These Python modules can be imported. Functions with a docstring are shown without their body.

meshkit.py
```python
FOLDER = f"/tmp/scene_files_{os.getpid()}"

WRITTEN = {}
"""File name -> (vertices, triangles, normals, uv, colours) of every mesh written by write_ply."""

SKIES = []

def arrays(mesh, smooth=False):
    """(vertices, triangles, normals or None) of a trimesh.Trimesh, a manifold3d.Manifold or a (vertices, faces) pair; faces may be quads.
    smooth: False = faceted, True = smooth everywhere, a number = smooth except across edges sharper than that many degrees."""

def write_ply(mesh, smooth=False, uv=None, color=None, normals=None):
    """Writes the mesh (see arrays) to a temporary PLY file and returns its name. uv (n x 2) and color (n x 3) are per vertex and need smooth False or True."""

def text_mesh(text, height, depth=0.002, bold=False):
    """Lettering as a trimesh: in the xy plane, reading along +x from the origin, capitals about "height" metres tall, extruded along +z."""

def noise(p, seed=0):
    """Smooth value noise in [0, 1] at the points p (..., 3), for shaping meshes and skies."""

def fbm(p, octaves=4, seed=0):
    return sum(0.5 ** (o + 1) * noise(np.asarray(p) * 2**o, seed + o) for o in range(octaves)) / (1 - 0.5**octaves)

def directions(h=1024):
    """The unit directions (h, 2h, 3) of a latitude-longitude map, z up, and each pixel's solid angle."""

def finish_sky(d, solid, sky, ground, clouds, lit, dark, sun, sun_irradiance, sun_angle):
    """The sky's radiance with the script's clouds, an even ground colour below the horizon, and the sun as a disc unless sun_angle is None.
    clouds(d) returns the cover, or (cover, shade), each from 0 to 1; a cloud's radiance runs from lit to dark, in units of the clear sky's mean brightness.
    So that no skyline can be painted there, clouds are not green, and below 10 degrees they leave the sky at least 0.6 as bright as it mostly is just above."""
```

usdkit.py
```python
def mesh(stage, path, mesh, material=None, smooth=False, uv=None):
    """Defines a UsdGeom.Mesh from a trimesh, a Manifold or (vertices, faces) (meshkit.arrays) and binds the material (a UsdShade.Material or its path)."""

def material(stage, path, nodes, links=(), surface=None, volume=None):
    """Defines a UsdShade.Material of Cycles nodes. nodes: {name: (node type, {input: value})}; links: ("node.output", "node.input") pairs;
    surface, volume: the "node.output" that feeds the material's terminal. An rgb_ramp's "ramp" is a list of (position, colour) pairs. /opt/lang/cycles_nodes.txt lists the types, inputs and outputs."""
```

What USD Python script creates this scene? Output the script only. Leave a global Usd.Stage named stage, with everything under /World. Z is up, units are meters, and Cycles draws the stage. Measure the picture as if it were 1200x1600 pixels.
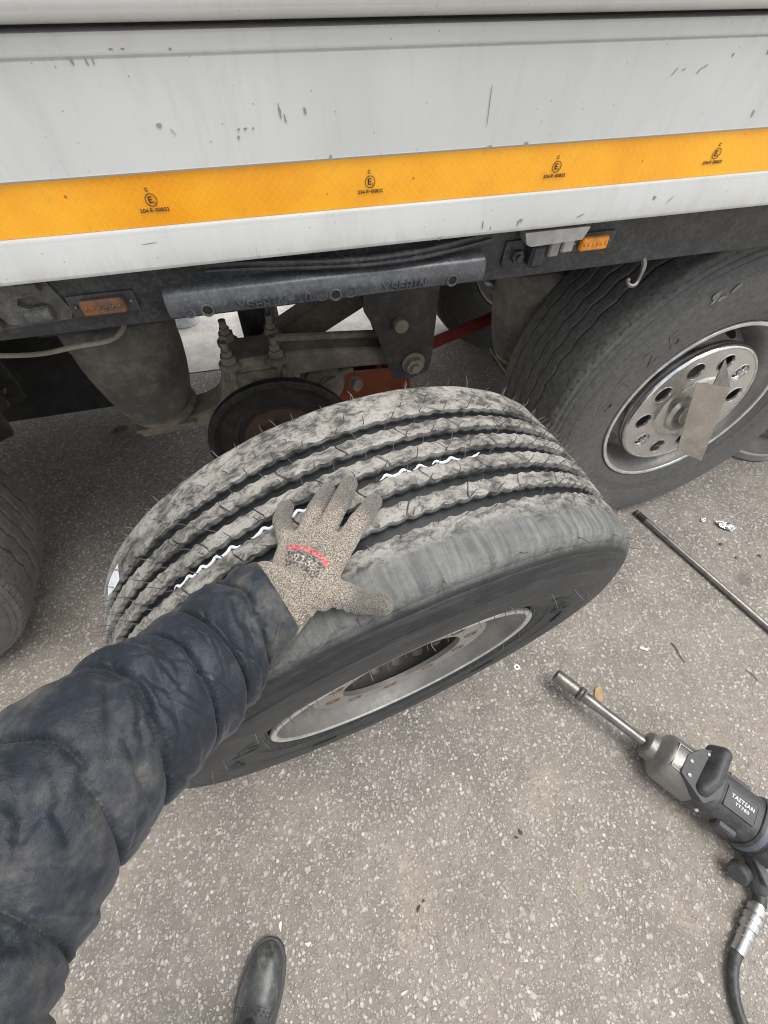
import math, random
import numpy as np, trimesh, usdkit, meshkit
import manifold3d as m3
from shapely.geometry import Polygon, Point, box as sbox
from shapely.ops import unary_union
from pxr import Usd, UsdGeom, UsdLux, UsdShade, Gf, Sdf, Vt
random.seed(7); RNG = np.random.default_rng(11)
PI = math.pi
stage = Usd.Stage.CreateInMemory()
UsdGeom.SetStageUpAxis(stage, UsdGeom.Tokens.z); UsdGeom.SetStageMetersPerUnit(stage, 1.0)
UsdGeom.Xform.Define(stage, '/World'); UsdGeom.Scope.Define(stage, '/World/Looks')
V = lambda *a: np.array(a, float)

# ------------------------------------------------------------------ camera, sky, sun, exposure
CAM_F, CAM_C = 686.6, V(0, 0, 1.518)
RT, UP, FW = V(0.967, -0.253, 0.014), V(0.199, 0.791, 0.579), V(0.158, 0.557, -0.816)
cam = UsdGeom.Camera.Define(stage, '/World/camera')
cam.CreateHorizontalApertureAttr(36.0); cam.CreateVerticalApertureAttr(48.0)
cam.CreateFocalLengthAttr(36.0 * CAM_F / 1200); cam.CreateClippingRangeAttr(Gf.Vec2f(0.01, 500))
FW = FW / np.linalg.norm(FW); RT = RT - FW * (RT @ FW); RT /= np.linalg.norm(RT); UP = np.cross(RT, FW)
cam.AddTransformOp().Set(Gf.Matrix4d(*RT, 0, *UP, 0, *(-FW), 0, *CAM_C, 1))
cam.GetExposureAttr().Set(1.20) if cam.GetExposureAttr() else cam.CreateExposureAttr(1.20)
SUN = V(0.30, -0.13, 0.945); SUN /= np.linalg.norm(SUN)
ELEV, ROT = math.asin(SUN[2]), math.atan2(SUN[0], SUN[1])


class Out(str): pass
class NG:
    """small helper that collects Cycles nodes and links"""
    def __init__(s): s.n, s.l = {}, []
    def __call__(s, kind, **kw):
        name = 'n%d' % len(s.n); fixed = {}
        for k, v in kw.items():
            if isinstance(v, Out): s.l.append((str(v), name + '.' + k))
            else: fixed[k] = v
        s.n[name] = (kind, fixed)
        return lambda o: Out(name + '.' + o)
    def noise(s, vec, scale, detail=4, rough=.6, dist=0.): return s('noise_texture', vector=vec, scale=scale, detail=detail, roughness=rough, distortion=dist)('fac')
    def ramp(s, fac, stops): return s('rgb_ramp', fac=fac, ramp=[(p, (c if np.ndim(c) else (c, c, c))) for p, c in stops])('color')
    def step(s, fac, a, b): return s('map_range', value=fac, from_min=a, from_max=b, to_min=0., to_max=1., clamp=True, range_type='smoothstep')('result')
    def mix(s, fac, a, b, kind='mix'): return s('mix', mix_type=kind, fac=fac, color1=a, color2=b)('color')
    def math(s, kind, a, b=0.): return s('math', math_type=kind, value1=a, value2=b)('value')
    def map(s, vec, scale=(1, 1, 1), loc=(0, 0, 0), rot=(0, 0, 0)): return s('mapping', vector=vec, scale=scale, location=loc, rotation=rot)('vector')
    def obj(s): return s('texture_coordinate')('object')
    def pos(s): return s('geometry')('position')
    def bump(s, h, strength=.4, distance=.002): return s('bump', height=h, strength=strength, distance=distance)('normal')
    def done(s, name, **p):
        b = s('principled_bsdf', **p)('BSDF')
        return usdkit.material(stage, '/World/Looks/' + name, s.n, s.l, surface=str(b))


g = NG()
sky = g('sky_texture', sky_type='single_scattering', sun_disc=False, sun_elevation=ELEV, sun_rotation=ROT)('color')
grey = g('hsv', color=sky, saturation=.16, value=1.0)('color')
tex = g('texture_coordinate')('generated')
cl = g.ramp(g.noise(g.map(tex, (2, 2, 5)), 1.6, 5), [(.3, (.8, .8, .81)), (.7, (1.15, 1.14, 1.12))])
zen = g('separate_xyz', vector=tex)('z')      # an overcast sky is brighter overhead than at the horizon
clouds = g.mix(1.0, g.mix(1.0, grey, cl, 'multiply'), g.ramp(zen, [(0, .84), (.5, .84), (.65, .98), (.85, 1.14), (1, 1.2)]), 'multiply')
bg = g('background_shader', color=clouds, strength=.125)('background')
skymat = usdkit.material(stage, '/World/Looks/overcast_sky', g.n, g.l, surface=str(bg))
dome = UsdLux.DomeLight.Define(stage, '/World/sky'); UsdShade.MaterialBindingAPI.Apply(dome.GetPrim()).Bind(skymat)
dome.GetPrim().SetCustomDataByKey('kind', 'structure')
sun = UsdLux.DistantLight.Define(stage, '/World/sun')
sun.CreateNormalizeAttr(True); sun.CreateIntensityAttr(0.36); sun.CreateAngleAttr(40.0); sun.CreateColorAttr(Gf.Vec3f(1, .97, .92))
zx = np.cross(V(0, 1, 0), SUN); zx /= np.linalg.norm(zx); zy = np.cross(SUN, zx)
sun.AddTransformOp().Set(Gf.Matrix4d(*zx, 0, *zy, 0, *SUN, 0, 0, 0, 10, 1))

# ------------------------------------------------------------------ prim helpers
USED = {}
def numbered(parent, name):
    k = (parent, name); USED[k] = USED.get(k, -1) + 1
    return name if USED[k] == 0 else '%s_%03d' % (name, USED[k])
def tag(prim, label=None, cat=None, group=None, kind=None):
    for k, v in (('label', label), ('category', cat), ('group', group), ('kind', kind)):
        if v: prim.SetCustomDataByKey(k, v)
    return prim
def xf(name, parent='/World', loc=None, mtx=None, **kw):
    path = parent + '/' + numbered(parent, name)
    x = UsdGeom.Xform.Define(stage, path)
    if mtx is not None: x.AddTransformOp().Set(mtx)
    elif loc is not None: x.AddTranslateOp().Set(Gf.Vec3d(*map(float, loc)))
    tag(x.GetPrim(), **kw)
    return path
def part(name, mesh, mat, parent='/World', smooth=35, **kw):
    if isinstance(mesh, (list,)): mesh = cat(mesh)
    path = parent + '/' + numbered(parent, name)
    m = usdkit.mesh(stage, path, mesh, mat, smooth=smooth)
    tag(m.GetPrim(), **kw)
    return path
def frame(o, x, y, z): return Gf.Matrix4d(*map(float, x), 0, *map(float, y), 0, *map(float, z), 0, *map(float, o), 1)

# ------------------------------------------------------------------ mesh helpers
def cat(ms):
    vs, fs, n = [], [], 0
    for m in ms:
        v, f, _ = meshkit.arrays(m); vs.append(v); fs.append(f + n); n += len(v)
    return trimesh.Trimesh(np.vstack(vs), np.vstack(fs), process=False)
def grid(P, cu=False, cv=False, flip=False):
    P = np.asarray(P, float); n, m = P.shape[:2]
    i = np.arange(n if cu else n - 1); j = np.arange(m if cv else m - 1)
    I, J = np.meshgrid(i, j, indexing='ij'); I2, J2 = (I + 1) % n, (J + 1) % m
    q = np.stack([I * m + J, I2 * m + J, I2 * m + J2, I * m + J2], -1).reshape(-1, 4)
    f = np.vstack([q[:, [0, 1, 2]], q[:, [0, 2, 3]]])
    if flip: f = f[:, ::-1]
    return trimesh.Trimesh(P.reshape(-1, 3), f, process=False)
def bx(c, s, b=.003, R=None):
    """box with chamfered edges"""
    c, h = np.array(c, float), np.array(s, float) / 2; b = min(b, .45 * h.min() * 2 * .5)
    pts = []
    for sx in (-1, 1):
        for sy in (-1, 1):
            for sz in (-1, 1):
                sg = V(sx, sy, sz)
                for k in range(3):
                    d = h - b; d = d.copy(); d[k] = h[k]; pts.append(sg * d)
    pts = np.array(pts)
    if R is not None: pts = pts @ np.asarray(R).T
    return trimesh.convex.convex_hull(pts + c)
def rotz(a): return np.array([[math.cos(a), -math.sin(a), 0], [math.sin(a), math.cos(a), 0], [0, 0, 1]])
def basis(d):
    d = np.asarray(d, float) / np.linalg.norm(d); a = V(0, 0, 1) if abs(d[2]) < .9 else V(1, 0, 0)
    x = np.cross(a, d); x /= np.linalg.norm(x); return x, np.cross(d, x), d
def tube(pts, r, n=12, caps=True):
    pts = np.asarray(pts, float); r = np.broadcast_to(np.asarray(r, float), (len(pts),))
    T = np.gradient(pts, axis=0); T /= np.linalg.norm(T, axis=1, keepdims=True)
    x = basis(T[0])[0]; rows = []
    a = np.arange(n) / n * 2 * PI
    for p, t, rr in zip(pts, T, r):
        x = x - t * (x @ t); x /= np.linalg.norm(x); y = np.cross(t, x)
        rows.append(p + rr * (np.cos(a)[:, None] * x + np.sin(a)[:, None] * y))
    m = grid(rows, cv=True)
    if caps:
        v, f = m.vertices, m.faces; k = len(pts); c = len(v)
        v = np.vstack([v, pts[0], pts[-1]]); j = np.arange(n); j2 = (j + 1) % n
        f = np.vstack([f, np.stack([np.full(n, c), j2, j], -1), np.stack([np.full(n, c + 1), (k - 1) * n + j, (k - 1) * n + j2], -1)])
        m = trimesh.Trimesh(v, f, process=False)
    m.faces = m.faces[:, ::-1]
    return m
def curve(ctrl, n=40):
    from scipy.interpolate import CubicSpline
    ctrl = np.asarray(ctrl, float); t = np.r_[0, np.cumsum(np.linalg.norm(np.diff(ctrl, axis=0), axis=1))]
    return CubicSpline(t, ctrl)(np.linspace(0, t[-1], n))
def lathe(prof, o=(0, 0, 0), d=(0, -1, 0), n=64, close=False, sq=None):
    """prof: (radius, distance along d). sharp corners: repeat the point."""
    x, y, d = basis(d); a = np.arange(n) / n * 2 * PI
    k = np.ones(n)
    if sq: k = (np.abs(np.cos(a)) ** sq + np.abs(np.sin(a)) ** sq) ** (-1 / sq)
    P = np.array([[np.asarray(o) + d * h + r * kk * (math.cos(t) * x + math.sin(t) * y) for t, kk in zip(a, k)] for r, h in prof])
    m = grid(P, cu=close, cv=True)
    return m
def solid(poly, h, place=None):
    """extrude a shapely polygon by h along z, then map (x, y, z) -> o + x*ax + y*ay + z*az"""
    ps = getattr(poly, 'geoms', [poly])
    m = trimesh.util.concatenate([trimesh.creation.extrude_polygon(p, h, engine='earcut') for p in ps])
    if place is not None: m = put(m, *place)
    return m
def put(m, o, ax, ay, az):
    v, f, _ = meshkit.arrays(m); R = np.array([ax, ay, az], float)
    f = f if np.linalg.det(R) > 0 else f[:, ::-1]
    return trimesh.Trimesh(v @ R + np.asarray(o, float), f, process=False)
def man(m):
    v, f, _ = meshkit.arrays(m); t = trimesh.Trimesh(v, f, process=True); t.merge_vertices(); t.fix_normals()
    return m3.Manifold(m3.Mesh(np.asarray(t.vertices, np.float32), np.asarray(t.faces, np.uint32)))
def unman(m):
    q = m.to_mesh(); return trimesh.Trimesh(q.vert_properties[:, :3], q.tri_verts, process=False)
def cyl(a, b, r, n=24, ch=0.0):
    a, b = np.asarray(a, float), np.asarray(b, float); d = b - a; L = np.linalg.norm(d)
    prof = [(0, 0), (r - ch, 0), (r - ch, 0), (r, ch), (r, ch), (r, L - ch), (r, L - ch), (r - ch, L), (r - ch, L), (0, L)] if ch else [(0, 0), (r, 0), (r, 0), (r, L), (r, L), (0, L)]
    return lathe(prof, a, d, n)
def hexbolt(o, d, r, h, stud=True):
    x, y, d = basis(d)
    ms = [put(solid(Polygon([(r * math.cos(k * PI / 3), r * math.sin(k * PI / 3)) for k in range(6)]), h), o, x, y, d)]
    if stud: ms.append(cyl(np.asarray(o) + d * h * .9, np.asarray(o) + d * h * 1.7, r * .5, 12, .001))
    return ms
def bones(bs, ref=.004, it=8):
    sph = lambda p, r: m3.Manifold.sphere(r, 20).translate([float(x) for x in p])
    parts = [m3.Manifold.batch_hull([sph(p, r) for p, r in b]) for b in bs]
    m = m3.Manifold.batch_boolean(parts, m3.OpType.Add).refine_to_length(ref)
    t = unman(m); t = trimesh.Trimesh(t.vertices, t.faces, process=True); t.merge_vertices()
    trimesh.smoothing.filter_taubin(t, lamb=.5, nu=.52, iterations=it)
    return t

def crumple(w, h, seed, amp=.006, n=16, z=.004):
    r = np.random.default_rng(seed); P = np.zeros((n, n, 3)); u = np.linspace(-1, 1, n)
    for i in range(n):
        for j in range(n):
            rr = 1 - .25 * r.random() * (max(abs(u[i]), abs(u[j])) > .85)
            P[i, j] = (u[i] * w / 2 * math.sqrt(max(.05, 1 - u[j] ** 2 * .75)) * rr, u[j] * h / 2 * math.sqrt(1 - u[i] ** 2 * .4) * rr, z + amp * meshkit.noise(np.array([u[i] * 3.5, u[j] * 3.5, seed * 3.1])))
    a = grid(P, flip=True); b = grid(P - V(0, 0, .0012)); return cat([a, b])

# ------------------------------------------------------------------ materials
def grimy(name, base, dark, dust, scale=14, dustamt=.5, rough=.6, metallic=0., bump=.3, bdist=.0015, bscale=160, top=False, spec=.5, world=False):
    """painted or metal surface: two tones, patchy dust, fine relief"""
    g = NG(); c = g.pos() if world else g.obj()
    n1 = g.noise(c, scale, 6, .65); n2 = g.noise(c, scale * 5, 5, .7); n3 = g.noise(c, bscale, 3, .6)
    col = g.mix(g.step(n1, .35, .68), dark, base)
    m = g.math('multiply', g.step(g.math('add', n2, g.math('multiply', n1, .6)), .72, 1.05), dustamt)
    col = g.mix(m, col, dust)
    r = g.math('add', g.math('multiply', m, .35), g.math('add', rough - .1, g.math('multiply', n2, .2)))
    h = g.math('add', n3, g.math('multiply', n2, 1.0))
    return g.done(name, base_color=col, roughness=r, metallic=metallic, normal=g.bump(h, bump, bdist), specular_ior_level=spec)

# asphalt with pale aggregate set in a brown grey binder
def mat_ground():
    g = NG(); p = g.pos()
    warp = g('noise_texture', vector=p, scale=22., detail=3.)('color')
    pw = g('vector_math', math_type='add', vector1=p, vector2=g('vector_math', math_type='scale', vector1=warp, scale=.012)('vector'))('vector')
    big = g.noise(p, 1.3, 5, .6); mid = g.noise(p, 7, 5, .65); fine = g.noise(p, 260, 3, .7); f2 = g.noise(p, 60, 4, .7)
    base = g.mix(g.step(mid, .3, .72), (.136, .120, .103), (.236, .211, .184))
    base = g.mix(g.step(big, .35, .7), base, g.mix(.5, base, (.30, .255, .205)))
    base = g.mix(g.math('multiply', g.step(f2, .45, .7), .5), base, (.13, .118, .108))
    w2 = g('noise_texture', vector=p, scale=95., detail=3., roughness=.65)('color')
    pv = g('vector_math', math_type='add', vector1=pw, vector2=g('vector_math', math_type='scale', vector1=w2, scale=.011)('vector'))('vector')
    def chips(scale, lo, hi, cut):
        v = g('voronoi_texture', vector=pv, scale=scale, randomness=1.0)
        rnd = g('separate_color', color=v('color'))
        m = g.math('multiply', g.step(v('distance'), hi, lo), g.step(rnd('r'), cut, cut + .06))
        return m, rnd('g')
    m1, t1 = chips(98., .34, .54, .36)
    m2, t2 = chips(205., .34, .54, .36)
    m3_, t3 = chips(54., .28, .46, .70)
    tone = lambda t: g.ramp(t, [(0, (.22, .196, .172)), (.45, (.345, .315, .28)), (.8, (.47, .44, .40)), (1, (.62, .59, .55))])
    col = g.mix(g.math('multiply', m2, .78), base, tone(t2))
    col = g.mix(g.math('multiply', m1, .80), col, tone(t1))
    col = g.mix(g.math('multiply', m3_, .5), col, tone(t3))
    spec = g.step(fine, .62, .78)
    col = g.mix(g.math('multiply', spec, .35), col, (.09, .08, .075))
    sand = g.math('multiply', g.step(g.noise(p, 3.1, 5, .7, .4), .54, .70), g.step(f2, .4, .62))
    col = g.mix(g.math('multiply', sand, .55), col, (.45, .37, .27))
    # oil spots where they lie on the ground
    for (x, y, r) in ((1.567, .39, .045), (1.75, 1.35, .10), (.55, 1.62, .06), (.20, -.21, .10), (1.1, .55, .12), (-.6, .35, .12)):
        d = g('vector_math', math_type='distance', vector1=g('vector_math', math_type='add', vector1=p, vector2=g('vector_math', math_type='scale', vector1=warp, scale=.03)('vector'))('vector'), vector2=(x + .015, y + .015, .015))('value')
        col = g.mix(g.math('multiply', g.step(d, r, r * .35), .55 if r < .07 else .18), col, (.09, .075, .06))
    h = g.math('add', g.math('multiply', m1, .8), g.math('add', g.math('multiply', m2, .5), g.math('add', g.math('multiply', fine, .35), g.math('multiply', f2, .9))))
    return g.done('worn_asphalt', base_color=col, roughness=g.math('add', .62, g.math('multiply', f2, .25)), normal=g.bump(h, .8, .0035))
GROUND = mat_ground()

def mat_panel():
    g = NG(); c = g.obj()
    n = g.noise(c, 2.2, 4); f = g.noise(g.map(c, (1, 1, .45)), 46, 5, .7); s = g.noise(c, 420, 2)
    col = g.mix(g.step(n, .3, .7), (.475, .486, .475), (.555, .558, .545))
    col = g.mix(g.math('multiply', g.step(f, .48, .72), .35), col, (.52, .50, .45))
    z = g('separate_xyz', vector=c)('z')
    wn = g('noise_texture', vector=g.map(c, (1, 1, .6)), scale=9., detail=2.)('color')
    cw = g('vector_math', math_type='add', vector1=g.map(c, (1, 1, .55)), vector2=g('vector_math', math_type='scale', vector1=wn, scale=.04)('vector'))('vector')
    v = g('voronoi_texture', vector=cw, scale=26.)
    k = g('separate_color', color=v('color'))
    size = g.math('multiply', g.math('power', k('g'), 3.0), .16)
    chip = g.math('multiply', g('math', math_type='less_than', value1=v('distance'), value2=g.math('add', size, .02))('value'), g.step(k('r'), .55, .6))
    col = g.mix(g.math('multiply', chip, .75), col, (.13, .125, .115))
    v2 = g('voronoi_texture', vector=c, scale=95.); k2 = g('separate_color', color=v2('color'))
    dot = g.math('multiply', g('math', math_type='less_than', value1=v2('distance'), value2=.11)('value'), g.step(k2('r'), .72, .78))
    col = g.mix(g.math('multiply', dot, .6), col, (.2, .19, .17))
    # hair scratches, near vertical
    sc = g.noise(g.map(c, (110, 10, 9), rot=(0, .12, 0)), 1., 3, .5)
    scm = g.math('multiply', g.step(sc, .735, .78), g.step(g.noise(c, 5, 2), .52, .6))
    col = g.mix(g.math('multiply', scm, .55), col, (.2, .2, .19))
    # grime gathering below the rail and along the lower lip
    film = g.math('multiply', g.step(g.noise(g.map(c, (3.2, 1, .5)), 9, 6, .7), .46, .70), .26)
    col = g.mix(film, col, (.40, .385, .345))
    drip = g.math('multiply', g.step(g.noise(g.map(c, (22, 1, 1.6)), 2.2, 5, .7), .54, .74), .11)
    col = g.mix(drip, col, (.36, .34, .30))
    low = g.math('multiply', g.step(z, 1.215, 1.175), g.step(f, .4, .62))
    col = g.mix(g.math('multiply', low, .38), col, (.40, .37, .32))
    hi = g.math('multiply', g.step(z, 1.40, 1.43), .22)
    col = g.mix(hi, col, (.42, .38, .33))
    return g.done('white_painted_aluminium', base_color=col, roughness=g.math('add', .34, g.math('multiply', f, .22)), normal=g.bump(g.math('add', s, g.math('multiply', f, 1.5)), .10, .001))
PANEL = mat_panel()

def mat_tape():
    g = NG(); c = g.obj(); x = g.map(c, (1, 1, 1), rot=(0, PI / 4, 0))
    wv = lambda r: g('wave_texture', vector=g.map(c, (1, 0, 1), rot=(0, r, 0)), scale=38., profile='tri', bands_direction='x', wave_type='bands')('fac')
    net = g.step(g.math('maximum', wv(PI / 4), wv(-PI / 4)), .80, .97)
    n = g.noise(c, 5.5, 4, .6); f = g.noise(c, 60, 5, .7)
    col = g.mix(g.step(n, .3, .7), (.76, .29, .008), (.88, .41, .015))
    col = g.mix(g.math('multiply', net, .12), col, (.95, .60, .09))
    col = g.mix(g.math('multiply', g.step(f, .55, .75), .4), col, (.50, .27, .06))
    sp = g('voronoi_texture', vector=c, scale=60.); k = g('separate_color', color=sp('color'))
    col = g.mix(g.math('multiply', g('math', math_type='less_than', value1=sp('distance'), value2=.12)('value'), g.step(k('r'), .95, .97)), col, (.35, .16, .03))
    return g.done('amber_reflective_film', base_color=col, roughness=.3, coat_weight=.3, coat_roughness=.2, normal=g.bump(net, .25, .0004))
TAPE = mat_tape()

def mat_rubber(name, dusty, R=.536, side=1.):
    """tyre rubber; dusty contact face (by radius from the axle, plus noise), clean black groove walls"""
    g = NG(); c = g.obj(); xyz = g('separate_xyz', vector=c)
    r = g('vector_math', math_type='length', vector1=g('combine_xyz', x=xyz('x'), y=0., z=xyz('z'))('vector'))('value')
    an = g('math', math_type='arctan2', value1=xyz('x'), value2=xyz('z'))('value')
    loc = g('combine_xyz', x=g.math('multiply', an, R), y=xyz('y'), z=g.math('multiply', r, 1.))('vector')
    n1 = g.noise(g.map(loc, (.7, 1.3, 1)), 17, 6, .72, .6); n2 = g.noise(g.map(loc, (.75, 1.2, 1)), 74, 5, .70, .8); n3 = g.noise(c, 330, 3, .75)
    blk = g.mix(g.step(n1, .3, .7), (.014, .0155, .0165), (.024, .0262, .0275))
    # pale ground-in dust
    rr = g.math('add', r, g.math('multiply', g.math('subtract', n2, .5), .006))
    on = g.step(rr, R - .012 if dusty > .8 else R - .03, R - .0075)
    ay = g.math('absolute', xyz('y'))
    on = g.math('maximum', on, g.math('multiply', g.step(ay, .118, .128), g.step(rr, R - .034, R - .006)))
    pat = g.step(g.math('add', n2, g.math('multiply', n1, .55)), .60, .88)
    m = g.math('multiply', g.math('multiply', on, g.math('add', .16, g.math('multiply', pat, .72))), dusty)
    dust = g.mix(g.step(n1, .35, .65), (.235, .222, .198), (.36, .343, .312))
    dust = g.mix(g.step(n3, .57, .70), dust, (.075, .073, .07))
    col = g.mix(m, blk, dust)
    # the outer shoulder is rubbed to an even grey film with streaks across it
    if dusty > .8:
        stx = g.noise(g('combine_xyz', x=g.math('multiply', an, 60.), y=g.math('multiply', xyz('y'), 9.), z=r)('vector'), 1., 4, .65)
        film = g.mix(g.step(stx, .35, .7), (.080, .084, .084), (.160, .164, .160))
        sh = g.math('multiply', g.step(g.math('add', g.math('multiply', xyz('y'), -1.), g.math('multiply', g.math('subtract', n1, .5), .09)), .098, .122), .82)
        col = g.mix(g.math('multiply', sh, on), col, film)
    # smeared dust and wash lines on the sidewall, following the rotation
    ang = g('math', math_type='arctan2', value1=xyz('x'), value2=xyz('z'))('value')
    pol = g('combine_xyz', x=g.math('multiply', ang, 1.6), y=g.math('multiply', r, 46.), z=g.math('multiply', xyz('y'), 20.))('vector')
    st = g.noise(pol, 2.2, 5, .65)
    sm = g.math('multiply', g.step(st, .46, .74), g.math('subtract', 1., on))
    col = g.mix(g.math('multiply', sm, .55 * min(side, 1.4)), col, (.085, .088, .087))
    arc = g.noise(g('combine_xyz', x=g.math('multiply', ang, 2.4), y=g.math('multiply', r, 330.), z=g.math('multiply', xyz('y'), 60.))('vector'), 1., 2, .5)
    arm = g.math('multiply', g.math('multiply', g.step(arc, .66, .74), g.step(n1, .48, .62)), g.math('subtract', 1., on))
    col = g.mix(g.math('multiply', arm, .45), col, (.30, .30, .295))
    pa = g.math('multiply', g.step(n1, .52, .75), g.math('subtract', 1., on))
    col = g.mix(g.math('multiply', pa, .30 * side), col, (.065, .065, .062))
    rough = g.math('add', .52, g.math('multiply', g.math('add', m, sm), .35))
    if side > 1: col = g.mix(.68, col, g.mix(g.step(n2, .3, .7), (.075, .074, .071), (.135, .131, .124)))
    return g.done(name, base_color=col, roughness=rough, specular_ior_level=.35, normal=g.bump(g.math('add', n3, g.math('multiply', n2, 1.2)), .5, .0016))
TREAD = mat_rubber('dusty_tread_rubber', 1.0)
WORN = mat_rubber('worn_tread_rubber', .62, side=2.2)
def plain(name, col, rough=.5, metallic=0., **kw):
    g = NG(); c = g.obj(); n = g.noise(c, 40, 5, .7); n2 = g.noise(c, 300, 2)
    cc = g.mix(g.step(n, .3, .7), tuple(x * .78 for x in col), tuple(min(1, x * 1.15) for x in col))
    return g.done(name, base_color=cc, roughness=g.math('add', rough - .08, g.math('multiply', n, .18)), metallic=metallic, normal=g.bump(g.math('add', n, n2), .15, .0008), **kw)
BLACKRUB = plain('black_groove_rubber', (.016, .017, .019), .38)
HAIR = plain('rubber_hair', (.09, .09, .09), .35)
CHALK = plain('pale_paint', (.70, .74, .76), .6)
FRAMEP = grimy('black_frame_paint', (.017, .0185, .021), (.012, .013, .0145), (.12, .112, .10), 23, .42, .40, bump=.5, bdist=.0015)
BUMPER = grimy('black_bumper_plastic', (.075, .078, .083), (.052, .054, .058), (.20, .20, .197), 34, .30, .27, bump=.25, bdist=.0015)
MUD = grimy('mud_coated_steel', (.25, .22, .17), (.15, .13, .10), (.34, .30, .235), 8, .6, .85, bump=.7, bdist=.003, bscale=90)
BELLOWS = grimy('dusty_black_rubber', (.15, .138, .112), (.085, .08, .068), (.27, .245, .195), 7, .55, .8, bump=.4)
DARKCAST = grimy('dusty_black_casting', (.085, .083, .080), (.048, .047, .046), (.20, .185, .16), 40, .4, .45, metallic=.2, bump=.4)
HANGER = grimy('dark_hanger_paint', (.045, .043, .039), (.026, .025, .024), (.13, .115, .09), 10, .5, .6)  # hanger tone, darker than the other suspension steel
DARK = grimy('dark_chassis_paint', (.02, .02, .02), (.012, .012, .012), (.08, .07, .06), 8, .5, .6)
ALU = grimy('dull_aluminium', (.42, .42, .41), (.28, .28, .275), (.30, .27, .22), 16, .45, .4, metallic=.75, bump=.3, bdist=.001)
SILVER = grimy('grey_silver_paint', (.34, .33, .315), (.24, .232, .22), (.22, .185, .14), 11, .55, .42, metallic=.35, bump=.25, bdist=.001)
LIP = plain('bare_rim_lip', (.50, .50, .485), .32, .6)
CHROME = grimy('brushed_steel_cover', (.60, .585, .56), (.48, .465, .44), (.34, .30, .26), 7, .3, .22, metallic=.9, bump=.08, bdist=.0008)
BRIGHT = plain('polished_steel', (.75, .76, .78), .12, 1.)
STEEL = grimy('worn_tool_steel', (.24, .228, .212), (.14, .133, .126), (.12, .10, .08), 30, .5, .36, metallic=.85, bump=.2, bdist=.0006)
RUSTY = grimy('rusty_iron', (.07, .042, .026), (.035, .025, .018), (.12, .08, .05), 25, .5, .75, metallic=.2, bump=.5)
RUSTSPOT = plain('orange_rust', (.20, .11, .05), .8)
DRUMM = grimy('dark_cast_iron', (.035, .032, .030), (.02, .019, .018), (.07, .05, .035), 20, .5, .55, metallic=.5, bump=.4)
ORANGE = grimy('orange_jack_paint', (.30, .062, .014), (.17, .036, .010), (.12, .07, .04), 9, .5, .5)
RED = grimy('red_jack_paint', (.30, .022, .015), (.18, .013, .010), (.10, .05, .04), 9, .35, .45)
CASE = grimy('grey_cast_housing', (.225, .215, .20), (.155, .148, .138), (.12, .105, .09), 18, .45, .34, metallic=.55, bump=.25, bdist=.0008)
TOOLBLK = grimy('black_moulded_plastic', (.042, .043, .045), (.024, .025, .027), (.13, .12, .11), 20, .4, .5, bump=.4, bdist=.0008)
GREYRIM = grimy('grey_rim_paint', (.24, .233, .222), (.16, .154, .146), (.20, .17, .14), 9, .5, .45, metallic=.2, bump=.3)
HOSER = grimy('black_hose_rubber', (.035, .035, .036), (.022, .022, .023), (.14, .13, .12), 25, .4, .45)
ZINC = grimy('zinc_plated_steel', (.55, .55, .53), (.40, .40, .39), (.25, .22, .19), 30, .35, .26, metallic=.9, bump=.1, bdist=.0005)
INK = plain('black_print', (.03, .022, .015), .6)
WHITEINK = plain('white_print', (.62, .62, .62), .6)
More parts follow.
